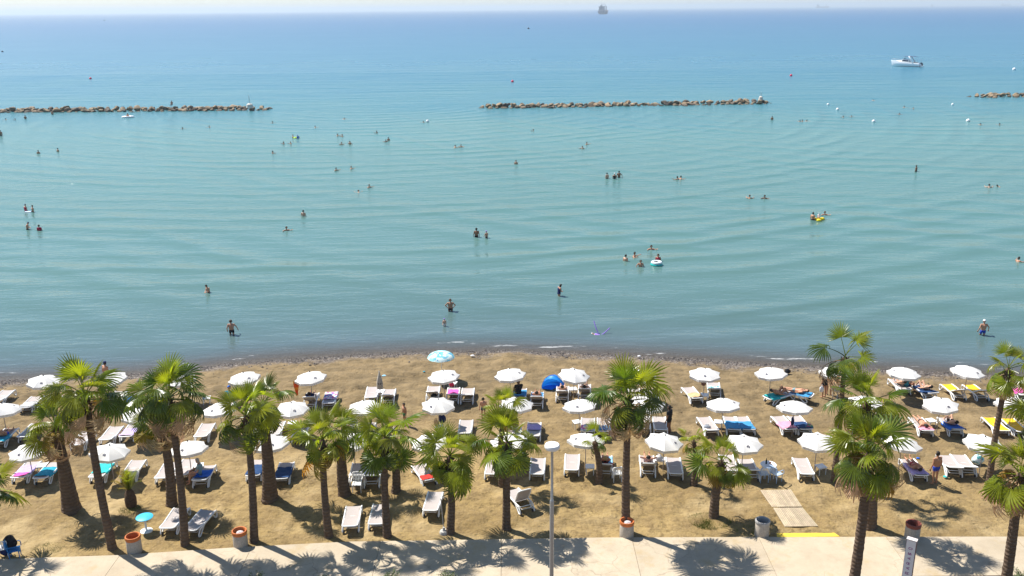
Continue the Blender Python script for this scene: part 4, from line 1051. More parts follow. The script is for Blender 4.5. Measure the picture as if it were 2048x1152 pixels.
on('b25', 'knees', 'man in dark trunks lying on the bright blue towel', sk=1, hc=0, wear=(('swim_shorts', CL['black']),), dz=-.03)
on('b0', 'recline', 'person lying on the teal towel at the left edge', sk=0, wear=(('swim_shorts', CL['blue']),), dz=-.1)
on('c15', 'recline', 'person in straw hat reclining over the red towel', sk=3, hair='cap', hc=CL['straw'], wear=(('swimsuit', CL['black']),), dz=.02)
on('c16', 'reclinehead', 'man with hands behind his head on a striped lounger', sk=3, hc=0, wear=(('briefs', CL['navy']),), dz=.03)
on('c21', 'lie', 'sunbather lying on the lilac towel next to the man in blue trunks', sk=0, wear=(('briefs', CL['red']), ('bikini_top', CL['red'])))
def sit_on(k, dx, dy, rz, label, **kw):
    l = Lg[k]; a = l.rotation_euler.z; c, s = math.cos(a), math.sin(a)
    return person('sit', l.location + Vector((c * dx - s * dy, s * dx + c * dy, .45)), a + rz, label, **kw)
sit_on('a12', -.1, .1, .4, 'person with brown hair and dark wrap sitting left of the blue tent', sk=2, hair='longhair', hc=1, wear=(('shirt', CL['black']), ('trousers', mat('cloth_brown', (.12, .06, .04), .9))))
sit_on('a20', .25, -.3, -1.3, 'man in teal shirt sitting with his back turned between two sunbathers', sk=0, wear=(('shirt', CL['teal']), ('swim_shorts', CL['navy'])))
sit_on('c6', -.2, -.1, 1.9, 'person in grey-green shirt hunched on a lounger edge', sk=3, hair='hair', hc=2, wear=(('shirt', CL['grey']), ('swim_shorts', CL['royal'])))
sit_on('b8', .1, .0, .5, 'person in white top sitting in the middle row left of centre', sk=1, hc=0, wear=(('shirt', CL['white']), ('swim_shorts', CL['black'])))

# --- in the water: (px, py of waterline, pose, immersion depth, facing, skin, wear)
def sea_pt(px, py): return at(px, py, SEA)
def wader(px, py, depth, label, pose='stand', rz=0.0, sk=0, hair='hair', hc=0, wear=(), scale=1.0, group=None):
    p = sea_pt(px, py); p.z = SEA - depth
    return person(pose, p, rz, label, sk, hair, hc, wear, scale, group)
bk_ = CL['black']
wader(417, 584, 1.02, 'man splashing chest-deep in the shallows at the left', 'fold', 2.4, 3, wear=(('swim_shorts', bk_),))
wader(464, 669, .60, 'man in black trunks wading knee-deep at the left', 'wade', .25, 3, hc=1, wear=(('swim_shorts', bk_),))
wader(901, 622, .72, 'man with hands on hips in black shorts standing thigh-deep', 'hips', PI + .1, 0, hc=1, wear=(('swim_shorts', bk_),))
wader(889, 652, .36, 'toddler in a purple sun hat standing in the shallows', 'child', PI, 1, 'cap', CL['purple'], (('swim_shorts', CL['white']),), .56)
wader(1118, 592, .66, 'woman in navy swimsuit standing thigh-deep', 'fold', -1.2, 3, 'longhair', 0, (('swimsuit', CL['navy']),), .98)
wader(1965, 670, .62, 'man in white cap and blue trunks wading near the right edge', 'wade', 0, 3, 'cap', CL['white'], (('swim_shorts', CL['blue']),), 1.02)
wader(953, 474, .86, 'broad man in black trunks standing hip-deep beside a child', 'stand', 0, 2, wear=(('swim_shorts', bk_),), scale=1.05)
wader(973, 476, .62, 'child in purple cap standing beside the man in black trunks', 'child', .6, 3, 'cap', CL['purple'], (('briefs', bk_),), .8)
wader(1214, 357, .92, 'leftmost of three people standing waist-deep in the middle', 'stand', .5, 1, wear=(('briefs', bk_),))
wader(1229, 358, .92, 'person in white hat, middle of three standing waist-deep', 'stand', -.3, 0, 'cap', CL['white'], (('swimsuit', bk_),))
wader(1238, 355, .92, 'tall dark man, rightmost of three standing waist-deep', 'wade', 0, 2, wear=(('swim_shorts', bk_),), scale=1.06)
wader(1832, 343, .88, 'man standing alone waist-deep at the right', 'stand', .8, 2, wear=(('swim_shorts', bk_),), scale=1.03)
wader(1625, 440, .86, 'woman standing hip-deep beside a child on a yellow float', 'stand', -.8, 3, wear=(('briefs', bk_),))
wader(52, 422, .90, 'woman in dark hat and red swimsuit, left of a pair at far left', 'stand', -.5, 1, 'cap', CL['navy'], (('swimsuit', CL['red']),))
wader(66, 424, .92, 'tanned woman in dark hat, right of a pair at far left', 'stand', -.8, 3, 'cap', CL['black'], (('briefs', bk_),))
wader(55, 459, .88, 'person in wide dark hat standing hip-deep below the far-left pair', 'fold', -1.2, 3, 'cap', CL['navy'], (('briefs', bk_),))
wader(79, 461, 1.02, 'child in red vest standing in water at far left', 'child', .4, 0, 'hair', 0, (('shirt', CL['red']),), .95)
wader(2, 272, .8, 'dark figure standing in the water at the left edge', 'stand', .3, 2, wear=(('swim_shorts', bk_),), scale=1.1)
wader(51, 238, .9, 'figure standing just inside the left breakwater', 'stand', .2, 2, wear=(('swim_shorts', bk_),))
wader(105, 229, .9, 'figure standing at the foot of the left breakwater', 'stand', .5, 0, wear=(('swim_shorts', bk_),))
wader(1544, 240, .95, 'figure standing in water off the right tip of the middle breakwater', 'stand', -.4, 2, wear=(('swim_shorts', bk_),))
wader(607, 432, 1.05, 'pink-shouldered person standing chest-deep left of centre', 'stand', 0, 1, wear=(('briefs', bk_),))
wader(700, 289, 1.1, 'bather raising elbows to the head, right of a neighbouring bather', 'hips', PI, 0, wear=(('swim_shorts', bk_),))
wader(586, 276, 1.1, 'bather holding a yellow-green float', 'stand', -1, 3, wear=(('swim_shorts', CL['yellow']),))
wader(596, 277, 1.05, 'bather in blue top beside the yellow-green float', 'wade', .7, 0, 'cap', CL['royal'], (('shirt', CL['royal']),))
wader(77, 307, 1.2, 'bather at far left, chest out of the water', 'stand', .6, 0, wear=())
wader(116, 303, 1.15, 'bather holding a blue toy at far left', 'wade', -.6, 0, wear=())
wader(1251, 522, 1.12, 'light-skinned man, leftmost of the group around the swim ring', 'stand', -.7, 1, wear=(('swim_shorts', bk_),))
wader(1281, 533, 1.12, 'tanned man nearest the shore in the group around the swim ring', 'wade', PI, 3, wear=(('swim_shorts', bk_),))
wader(1316, 522, 1.05, 'dark-haired woman behind the turquoise swim ring', 'stand', 2.8, 0, 'longhair', 0, (('swimsuit', CL['red']),))
wader(777, 281, 1.15, 'bather with bare shoulders, upper right of a pair of heads', 'stand', .4, 0, wear=())
wader(1032, 328, 1.15, 'lone bather with bare shoulders in the middle of the bay', 'stand', PI, 3, wear=())
swim = [(12, 240), (31, 240), (365, 258), (419, 255), (545, 246), (630, 255), (688, 238), (847, 245), (675, 272), (685, 273), (683, 289), (568, 288), (582, 288), (754, 266), (772, 284), (545, 307), (672, 341), (702, 338),
        (717, 384), (738, 375), (573, 461), (910, 295), (922, 294), (1067, 262), (1173, 289), (1165, 297), (1302, 499), (1268, 513), (1355, 359), (1361, 358), (1499, 397), (1529, 397), (1649, 430), (1978, 375), (1995, 373),
        (2036, 523), (1600, 243), (1605, 243), (1613, 242), (1687, 235), (1703, 234), (1961, 250), (1999, 250), (1799, 229), (1808, 215), (1827, 218), (1746, 201)]
# the swimmers' labels name the place of each: a distance band and an order within it
bands = {'just inside the breakwaters': [], 'beyond mid-bay': [], 'in the near half of the bay': []}
for x, y in swim: bands['just inside the breakwaters' if y < 262 else 'beyond mid-bay' if y < 345 else 'in the near half of the bay'].append((x, y))
for bn, lst in bands.items():
    lst.sort()
    for i, (x, y) in enumerate(lst):
        rg = random.Random(x * 3 + y); p = sea_pt(x, y); ps = 'tread' if rg.random() < .85 else 'breast'
        p.z = SEA + (.24 if ps == 'tread' else .08) + (.08 if y > 262 and ps == 'tread' else 0)
        person(ps, p, rg.uniform(0, 6.28), 'swimmer with head above water, %s from left %s' % (ordinal(i), bn), rg.choice((0, 0, 1, 2, 3)), 'hair', rg.choice((0, 0, 0, 1)), (), rg.uniform(.95, 1.1), 'swimmers in the bay')
seat = at(345, 216, SEA + .85); seat.y = bA0.y + (bA1.y - bA0.y) * .5 - .3
person('sit', Vector((at(345, 221, SEA).x, seat.y, SEA + 1.45)), PI, 'person sitting on the crest of the left breakwater', 2, wear=(('swim_shorts', CL['navy']),), scale=1.1)

def torus(Rm, r, n=24, k=10):
    m = MB(); P = [[((Rm + r * math.cos(2 * PI * j / k)) * math.cos(2 * PI * i / n), (Rm + r * math.cos(2 * PI * j / k)) * math.sin(2 * PI * i / n), r * math.sin(2 * PI * j / k)) for j in range(k + 1)] for i in range(n + 1)]
    return m.grid(P)
def swim_ring():
    p = sea_pt(1313, 530); root = tag(empty('swim_ring', p), 'turquoise swim ring with white top and a child in it', 'swim ring')
    o = torus(.42, .16).build('lower_tube', mat('turquoise_vinyl', (.02, .42, .38), .25, .1), root, 180); o.location.z = .06
    o = torus(.40, .13).build('upper_tube', mat('white_vinyl', (.75, .78, .78), .25, .05), root, 180); o.location.z = .25
    person('tread', p + Vector((0, 0, .28)), PI - .5, 'child sitting inside the turquoise swim ring', 0, scale=.7)
swim_ring()
def yellow_float():
    p = sea_pt(1637, 440); root = tag(empty('swim_float', p, .4), 'yellow three-lobed float carrying a small child in white', 'float')
    ym = mat('yellow_vinyl', (.78, .58, .01), .3, .1)
    for a in (0, 2.2, 4.1):
        m = MB().sphere((0, 0, 0), .26, 14, 9, (1.2, 1, .7)); o = m.build('lobe', ym, root, 180); o.location = (math.cos(a) * .5, math.sin(a) * .5, .08)
    MB().tube([(-.4, 0, .1), (.4, 0, .1)], .16, 10).build('seat_tube', ym, root, 60)
    person('sit', p + Vector((0, 0, .3)), 2.6, 'small child in white shirt and hat riding the yellow float', 1, 'cap', CL['white'], (('shirt', CL['white']), ('swim_shorts', CL['white'])), .6)
yellow_float()
o = torus(.34, .12).build('swim_ring', mat('lime_vinyl', (.55, .75, .03), .3, .1), None, 180); o.location = sea_pt(591, 276) + Vector((0, 0, .05)); tag(o, 'yellow-green swim ring between two bathers', 'swim ring')
def noodle():
    p = sea_pt(1200, 668)
    o = MB().tube(arc_pts((-.42, .55, .85), (-.30, .25, .45), (-.1, 0, .02), (.15, -.05, -.02), (.45, .1, .15), (.75, .3, .36)), .034, 10).build('pool_noodle', mat('purple_foam', (.28, .16, .62), .7, .1), None, 60)
    o.location = p; tag(o, 'purple foam pool noodle sticking up out of the shallows', 'pool noodle')
    person('lie', p + Vector((-.1, -.15, -.16)), -2.0, 'child in white cap floating on the purple pool noodle', 1, 'cap', CL['white'], (('swimsuit', CL['purple']),), .72)
noodle()
o = MB().tube([(-.35, 0, .04), (.35, 0, .04)], .2, 12, flat=.3).build('bodyboard', mat('white_blue_foam', (.4, .5, .75), .5, .2), None, 60); o.location = sea_pt(57, 424); tag(o, 'small blue and white bodyboard by the far-left pair', 'bodyboard')

# ================================================================== BEACH FURNITURE
TB_TOP = MB().box(-.23, .23, -.23, .23, .40, .425).box(-.20, .20, -.20, .20, .36, .40).mesh('table_top', WHITE)
TB_LEG = MB().tube([(0, 0, 0), (0, 0, .38)], [.02, .026], 6).mesh('leg', WHITE)
def side_table(px, py, label, z=1.0):
    p = at(px, py, .42); gz = float(ground_z(p.x, p.y)); p = at(px, py, .42 + gz)
    root = tag(empty('side_table', (p.x, p.y, gz), random.Random(px).uniform(-.3, .3)), label, 'table', 'small white tables between loungers')
    obj('table_top', TB_TOP, root)
    for sx in (-1, 1):
        for sy in (-1, 1): o = obj('leg', TB_LEG, root); o.location = (sx * .18, sy * .18, 0)
    return root
for px, py, w in ((761, 782, 'beside the closed beige umbrella'), (1146, 777, 'between two people right of the blue tent'), (1409, 789, 'between the tan and the checked towels'), (584, 845, 'with a pink bag under it in the middle row'), (1154, 843, 'left of the red and purple towel'),
                  (1437, 843, 'left of the two blue-towelled loungers'), (1862, 840, 'between the woman and the man lying in the middle row'), (1180, 932, 'left of the little palm'), (413, 795, 'behind the left palm crowns near the sea'), (1320, 918, 'beside the man with hands behind his head'),
                  (398, 930, 'behind the hunched person in grey-green'), (84, 930, 'between the leftmost near loungers'), (878, 852, 'under the umbrella with a black bag'), (1642, 932, 'under the straw-skirted palm crown'), (906, 765, 'beneath the patterned umbrella')):
    side_table(px, py, 'small square white table ' + w)
CH_SEAT = MB().box(-.22, .22, -.2, .22, .41, .44).mesh('seat', WHITE)
CH_LEG = MB().tube([(0, 0, 0), (0, 0, .43)], [.018, .025], 6).mesh('leg', WHITE)
CH_SLAT = MB().box(-.022, .022, -.012, .012, 0, .40).mesh('back_slat', WHITE)
CH_TOP = MB().tube(arc_pts((-.24, 0, -.2), (-.24, 0, .02), (-.12, -.02, .06), (.12, -.02, .06), (.24, 0, .02), (.24, 0, -.2)), .022, 6).mesh('back_frame', WHITE, 60)
CH_ARM = MB().tube(arc_pts((0, -.22, .66), (0, 0, .66), (0, .22, .64), (0, .24, .42)), .02, 6).mesh('armrest', WHITE, 60)
def chair(px, py, rz, label, material=None):
    p = at(px, py, .44); gz = float(ground_z(p.x, p.y)); p = at(px, py, .44 + gz)
    root = tag(empty('plastic_chair', (p.x, p.y, gz), rz), label, 'chair', 'plastic chairs')
    parts = [obj('seat', CH_SEAT, root)]
    for sx in (-1, 1):
        for sy in (-1, 1): o = obj('leg', CH_LEG, root); o.location = (sx * .2, sy * .19, 0); parts.append(o)
        o = obj('armrest', CH_ARM, root); o.location.x = sx * .25; parts.append(o)
    for k in range(6): o = obj('back_slat', CH_SLAT, root); o.location = (-.19 + k * .076, -.22, .44); o.rotation_euler.x = .14; parts.append(o)
    o = obj('back_frame', CH_TOP, root); o.location = (0, -.28, .82); parts.append(o)
    if material:
        for o in parts: setm(o, material)
    return root
SHADED_WHITE = mat('blue_shaded_white_plastic', (.40, .52, .68), .4, .05)  # white plastic with its bluish shade painted into the colour
chair(1234, 945, .1, 'white chair behind the red-towelled lounger'); chair(1527, 946, .1, 'white chair with painted-in blue shade left of the little table with a bottle', SHADED_WHITE); chair(1553, 946, -1.0, 'white chair with painted-in blue shade turned sideways right of the table with a bottle', SHADED_WHITE)
chair(1676, 781, .4, 'white chair beside the two women in black'); chair(714, 966, PI, 'white slatted chair at the head of a grey lounger')
chair(461, 797, .0, 'navy chair with a man in blue cap in it', mat('navy_plastic', (.03, .06, .16), .5))
c = at(461, 797, .44); person('sit', Vector((c.x, c.y - .05, .50 + float(ground_z(c.x, c.y)))), .2, 'man in blue cap sitting in a chair facing the sea', 3, 'cap', CL['royal'], (('shirt', CL['teal']), ('swim_shorts', CL['navy'])))
chair(28, 1098, -1.2, 'blue chair hung with clothes at the lower left corner', mat('blue_plastic', (.02, .2, .5), .4)); chair(4, 1095, .4, 'white chair at the lower left edge')
def drape_bag(px, py, z, w, d, h, material, label, name='bag', cat='bag', n=1):
    p = at(px, py, z); gz = float(ground_z(p.x, p.y)); p = at(px, py, z + gz); rg = random.Random(px)
    m = MB(); P = []
    for i in range(9):
        s = i / 8; row = []
        for j in range(15):
            a = 2 * PI * j / 14; k = (math.sin(PI * min(.97, s * .8 + .16)) ** .6) * (1 + .14 * math.sin(a * 3 + rg.random() + s * 4))
            row.append((w / 2 * k * math.cos(a), d / 2 * k * math.sin(a), h * s))
        P.append(row)
    m.grid(P); m.add([P[-1][j] for j in range(14)], [tuple(range(14))])
    root = m.build(name, material, None, 180); root.location = (p.x, p.y, p.z - h / 2); tag(root, label, cat)
    if name == 'bag':
        MB().tube(arc_pts((-w * .22, 0, h * .9), (-w * .16, 0, h * 1.2), (w * .16, 0, h * 1.2), (w * .22, 0, h * .9)), .012, 5).build('handle', material, root)
    return root
drape_bag(20, 1082, .75, .55, .4, .55, CL['black'], 'black clothes heaped over the blue chair', 'clothes', 'clothes'); drape_bag(12, 1100, .3, .5, .4, .4, CL['navy'], 'dark blue bag with pink base beside the blue chair')
drape_bag(884, 836, .75, .42, .34, .55, CL['navy'], 'black backpack on the table under an umbrella'); drape_bag(872, 845, .6, .3, .25, .35, T['tan'], 'tan bag beside the black backpack')
drape_bag(585, 855, .12, .35, .3, .25, T['pink'], 'pink bag on the sand under a small table'); drape_bag(1318, 915, .58, .4, .3, .3, T['white'], 'white bag on the table beside the man with hands behind his head')
drape_bag(1618, 853, .5, .45, .3, .35, T['plaid'], 'plaid bag at the end of the navy towel'); drape_bag(1414, 853, .5, .4, .3, .2, T['grey'], 'grey bag on the lounger left of a white table')
drape_bag(868, 792, .2, .4, .3, .35, CL['black'], 'black bag between loungers below the patterned umbrella'); drape_bag(903, 768, .55, .3, .25, .3, CL['red'], 'red bag on the table beneath the patterned umbrella')
drape_bag(1643, 778, .75, .26, .16, .36, T['white'], 'white shoulder bag hanging at the side of a woman in black'); drape_bag(1955, 918, .3, .6, .5, .5, T['check'], 'pale patterned heap of beach things right of two loungers', 'beach_things', 'belongings')
drape_bag(1020, 758, 1.25, .26, .22, .26, CL['black'], 'black bag hanging from an umbrella pole near the middle'); drape_bag(1407, 766, 1.2, .3, .25, .3, mat('cloth_brownbag', (.16, .08, .06), .8), 'brown bag hanging under an umbrella above the tan towel')
drape_bag(1585, 842, 1.0, .18, .16, .5, CL['navy'], 'dark towel hanging from the umbrella pole above the navy towel', 'hanging_towel', 'towel')
for px, py, w, d, h, k, lb in ((768, 751, .3, .22, .06, 'lightblue', 'small blue cloth dropped on bare sand near the closed umbrella'), (744, 747, .12, .1, .04, 'tan', 'tiny yellow scrap on the sand left of the closed umbrella'), (945, 711, .3, .2, .1, 'white', 'white crumpled paper litter by the waterline near the middle'),
                             (1575, 742, .4, .3, .3, 'black', 'dark bundle lying on the shingle right of an umbrella'), (1892, 953, .3, .2, .06, 'turquoise', 'turquoise toy on the sand beside the man in blue trunks'), (848, 743, .16, .14, .05, 'teal', 'small teal scrap on the sand left of the patterned umbrella'), (1278, 712, .25, .2, .1, 'white', 'white paper litter at the waterline behind the tall palm'), (1836, 916, .2, .15, .06, 'royal', 'blue beach toy above the lilac towel')):
    drape_bag(px, py, h / 2, w, d, h, T[k], lb, 'crumpled_paper' if 'litter' in lb else 'cloth_scrap' if 'scrap' in lb else 'beach_toy' if 'toy' in lb else 'bundle', 'paper' if 'litter' in lb else 'cloth' if 'scrap' in lb else 'belongings')
def hanging_towel():
    a = at(592, 762, 1.55); P = []
    for i in range(12):
        s = i / 11; row = []
        for j in range(9):
            t = j / 8 - .5; a2 = t * 3; w = .16 * (1 - .55 * s) * (1 + .15 * math.sin(s * 6))
            row.append((math.sin(a2) * w, math.cos(a2 * 2.3) * .05, -.95 * s))
        P.append(row)
    o = MB().grid(P).build('hanging_towel', stripes('orange_cloth', [(.75, .10, .01), (.75, .10, .01), (.78, .30, .01)], 7, 'Z'), None, 180); o.location = a
    tag(o, 'bright orange towel hanging from an umbrella edge near the sea', 'towel')
hanging_towel()
def tent():
    p = G(1107, 779); root = tag(empty('pop_up_tent', p, -.3), 'bright blue pop-up beach tent beside an umbrella', 'tent')
    bm_ = mat('blue_tent_cloth', (.015, .27, .80), .45, .08, 3, translucent=.25)
    n = 5
    for k in range(n):
        P = []
        for i in range(9):
            th = PI * i / 8; row = []
            for j in range(5):
                ph = R(-10 + 128 * (k + j / 4) / n)
                sag = 1 - .05 * math.sin(PI * j / 4)
                row.append((.75 * math.cos(th), sag * math.sin(th) * .72 * math.cos(ph) * 1.0, sag * .95 * math.sin(th) * max(-.02, math.sin(ph))))
            P.append(row)
        MB().grid(P).build('panel', bm_, root, 180)
    for k in range(n + 1):
        ph = R(-10 + 128 * k / n)
        MB().tube([(.76 * math.cos(t), .73 * math.sin(t) * math.cos(ph), .965 * math.sin(t) * max(-.02, math.sin(ph))) for t in [PI * i / 14 for i in range(15)]], .009, 5).build('rod', mat('tent_rod', (.03, .12, .45), .5), root)
    MB().box(-.72, .72, -.1, .7, .01, .02).build('floor', bm_, root)
tent()
def bin_(px, py, rim, label, trash=True, h=.82):
    p = G(px, py); root = tag(empty('litter_bin', p), label, 'litter bin', 'round litter bins')
    cm = mat('aggregate_concrete', (.42, .37, .31), .9, .25, 25, bump=.01)
    MB().lathe([(.30, -.05), (.315, .02), (.31, h - .14), (.30, h - .12), (.29, h - .12), (.285, .25), (.02, .25)], 28, cap=False).build('body', cm, root, 40)
    MB().lathe([(.285, h - .30), (.318, h - .135), (.33, h - .1), (.33, h - .03), (.315, h), (.275, h), (.255, h - .03), (.25, h - .3)], 28, cap=False).build('rim', rim, root, 40)
    MB().lathe([(.262, h - .04), (.26, .3), (.02, .28)], 20, cap=False).build('liner', DARK if not trash else mat('brown_liner', (.09, .045, .03), .7), root, 40)
    if trash: drape = MB().sphere((.03, -.02, h - .12), .17, 10, 6, (1, .9, .55)).build('rubbish', mat('rubbish', (.55, .5, .5), .7, .5, 14, bump=.05), root)
ORANGE = mat('orange_rim', (.52, .15, .04), .6, .2, 6)
bin_(270, 1104, ORANGE, 'concrete litter bin with orange rim below the blue table', False); bin_(482, 1093, ORANGE, 'orange-rimmed litter bin left of a slim palm'); bin_(1253, 1073, ORANGE, 'orange-rimmed litter bin full of rubbish at the foot of the tall palm')
bin_(1523, 1072, mat('grey_rim', (.36, .35, .34), .8, .15), 'plain grey concrete litter bin near the wooden mats', False); bin_(1823, 1078, mat('maroon_rim', (.24, .07, .05), .7, .2), 'litter bin with dark red rim behind the upright sign', False)
def blue_table():
    p = G(293, 1062); root = tag(empty('round_table', p), 'round table with bright blue top on a white pedestal', 'table')
    MB().lathe([(.001, .70), (.36, .70), (.375, .71), (.375, .73), (.36, .74), (.001, .74)], 32, cap=False).build('table_top', mat('blue_top', (.05, .42, .62), .45, .05), root, 40)
    MB().lathe([(.05, .03), (.045, .3), (.035, .36), (.05, .42), (.06, .7)], 14).build('pedestal', WHITE, root, 40)
    MB().lathe([(.27, -.03), (.27, .03), (.2, .06), (.05, .08)], 24).build('foot', WHITE, root, 40)
blue_table()
def bottle_table():
    p = at(1537, 928, .7); gz = float(ground_z(p.x, p.y)); root = tag(empty('plastic_table', (p.x, p.y, gz)), 'white plastic table with a dark bottle between two blue-shaded white chairs', 'table')
    MB().lathe([(.001, .66), (.38, .66), (.40, .68), (.39, .70), (.001, .70)], 24, cap=False).build('table_top', WHITE, root, 40)
    for a in (.8, 2.4, 3.9, 5.5): MB().tube([(math.cos(a) * .33, math.sin(a) * .33, 0), (math.cos(a) * .27, math.sin(a) * .27, .66)], [.02, .03], 6).build('leg', WHITE, root)
    o = MB().lathe([(.04, 0), (.042, .19), (.016, .26), (.015, .31)], 10).build('bottle', mat('dark_glass', (.02, .04, .03), .15), None, 40); o.location = (p.x - .1, p.y + .05, gz + .701); tag(o, 'dark bottle standing on the white table between blue-shaded chairs', 'bottle')
    o = MB().lathe([(.03, 0), (.04, .11), (.036, .11), (.028, .01)], 10).build('cup', mat('red_cup', (.5, .12, .06), .5), None, 40); o.location = (p.x + .09, p.y + .02, gz + .701); tag(o, 'small reddish cup beside the dark bottle', 'cup')
bottle_table()
def wooden_mat(c0, c1, c2, c3, label, n=17):
    """planks running away from the camera between two near corners and two far corners"""
    q = [G(*c) for c in (c0, c1, c2, c3)]; o0 = q[0]
    root = tag(empty('wooden_mat', o0), label, 'wooden mat', 'wooden mats leading to the beach')
    wm = mat('weathered_plank', (.43, .35, .24), .85, .18, 3, objvar=.12)
    for k in range(n):
        a, b = k / n + .006, (k + 1) / n - .006
        f = lambda u, v, z: (q[0].lerp(q[1], u).lerp(q[3].lerp(q[2], u), v) - o0) * 1 + Vector((0, 0, z))
        rg = random.Random(k + int(c0[0])); dz = rg.uniform(0, .006)
        vs = [f(a, 0, .03), f(b, 0, .03), f(b, 1, .03), f(a, 1, .03), f(a, 0, .075 + dz), f(b, 0, .075 + dz), f(b, 1, .075 + dz), f(a, 1, .075 + dz)]
        for v in vs: v.z = v.z + .03
        MB().add(vs, [(3, 2, 1, 0), (4, 5, 6, 7), (0, 1, 5, 4), (1, 2, 6, 5), (2, 3, 7, 6), (3, 0, 4, 7)]).build('plank', wm, root)
    for v in (.12, .5, .88):
        a, b = f(.005, v, .01), f(.995, v, .01); MB().tube([a, b], .03, 4).build('batten', wm, root)
wooden_mat((1569, 1057), (1636, 1056), (1605, 1019), (1546, 1019.5), 'wooden plank mat nearest the yellow ramp edge'); wooden_mat((1543, 1017.5), (1604, 1017), (1582, 983), (1520, 984), 'wooden plank mat farther onto the sand')
def lamp_post():
    b = at(1103, 1170, .06); d = ray(1103, 893); t = b.y / d[1]; h = CAM_H + d[2] * t - .06
    root = tag(empty('lamp_post', b), 'grey lamp post with a flat round white head in front of the beach', 'street lamp')
    MB().lathe([(.085, -.1), (.085, h * .62), (.075, h * .625), (.055, h * .63), (.05, h - .12)], 16).build('post', STEEL, root, 40)
    MB().lathe([(.06, h - .2), (.09, h - .12), (.10, h - .06)], 14).build('collar', WHITE, root, 40)
    MB().lathe([(.05, h - .1), (.27, h - .09), (.30, h - .03), (.30, h + .03), (.27, h + .09), (.10, h + .12), (.001, h + .125)], 28).build('lamp_head', WHITE, root, 50)
    MB().lathe([(.03, h - .105), (.2, h - .11), (.22, h - .092)], 20).build('diffuser', mat('lamp_diffuser', (.7, .7, .66), .3), root)
lamp_post()
def sign():
    z = .06; b = at(1808, 1196, z); d = ray(1838, 1078); t = b.y / d[1]; h = CAM_H + d[2] * t - z
    root = tag(empty('upright_sign', b, -.62), 'tall narrow white sign with a column of purple letters', 'sign')
    w, th = .18, .09
    MB().box(-w, w, -th, th, 0, h - .02).build('body', mat('maroon_side', (.10, .035, .06), .5, .1), root)
    MB().box(-w + .01, w - .01, -th - .012, -th - .003, .3, h - .03).build('face_panel', mat('sign_white', (.80, .79, .80), .4, .03), root)
    MB().box(-w - .01, w + .01, -th - .02, th + .02, h - .018, h + .01).box(-w * .5, w * .1, -th * .5, th * .4, h + .011, h + .03).build('cap', mat('sign_cap', (.66, .60, .58), .5, .1), root)
    ink = mat('sign_ink', (.33, .08, .26), .6, .2)
    # the letters are too blurred to read: turned strokes of the size and colour seen
    glyph = ['P', 'A', 'R', 'A', 'R', 'A', 'B', 'O']
    S5 = {'P': [(0, 0, 0, 1), (0, 1, .7, 1), (.7, 1, .7, .5), (.7, .5, 0, .5)], 'A': [(0, 0, .4, 1), (.4, 1, .8, 0), (.2, .4, .6, .4)], 'R': [(0, 0, 0, 1), (0, 1, .7, 1), (.7, 1, .7, .5), (.7, .5, 0, .5), (.3, .5, .8, 0)],
          'B': [(0, 0, 0, 1), (0, 1, .7, .9), (.7, .9, 0, .5), (0, .5, .75, .3), (.75, .3, 0, 0)], 'O': [(.1, 0, .7, 0), (.7, 0, .7, 1), (.7, 1, .1, 1), (.1, 1, .1, 0)]}
    n = len(glyph); s = .12; z0 = max(.4, h - 2.6)
    for i, g in enumerate(glyph):
        m = MB(); zc = h - .42 - (n - 1 - i) * .22
        for x0, y0, x1, y1 in S5[g]:
            a = Vector((-(y0 - .5) * s, -th - .016, zc + x0 * s)); c = Vector((-(y1 - .5) * s, -th - .016, zc + x1 * s)); dv = (c - a).normalized(); nv = Vector((-dv.z, 0, dv.x)) * .011
            m.add([a - nv, c - nv, c + nv, a + nv], [(0, 1, 2, 3)])
        m.build('letter', ink, root)
sign()

# ================================================================== BOATS, SHIPS, BUOYS
def hull(root, L, Bm, Fb, Fs, material, name='hull', dk=None, tumble=0.0):
    P = []
    for i in range(17):
        s = i / 16; w = Bm / 2 * (1 - max(0, (s - .45) / .55) ** 2.2); hgt = Fs + (Fb - Fs) * s ** 1.6; row = []
        for j in range(11):
            t = j / 10 * 2 - 1; k = abs(t) ** .55 if abs(t) > 0 else 0
            z = -.35 * (1 - s * .3) + (hgt + .35) * abs(t) ** 1.6
            row.append((L * (s - .5) + (abs(t) ** 1.4) * s * L * .07, math.copysign(w * k * (1 - tumble * abs(t) ** 6), t) if t else 0, z))
        P.append(row)
    h = MB().grid(P); h.add(P[0], [tuple(range(11))]); o = h.build(name, material, root, 40)
    D = [[P[i][0], ((P[i][0][0] + P[i][10][0]) / 2, 0, P[i][0][2] + .06), P[i][10]] for i in range(17)]
    MB().grid(D).build('deck', dk or material, root, 60)
    return o
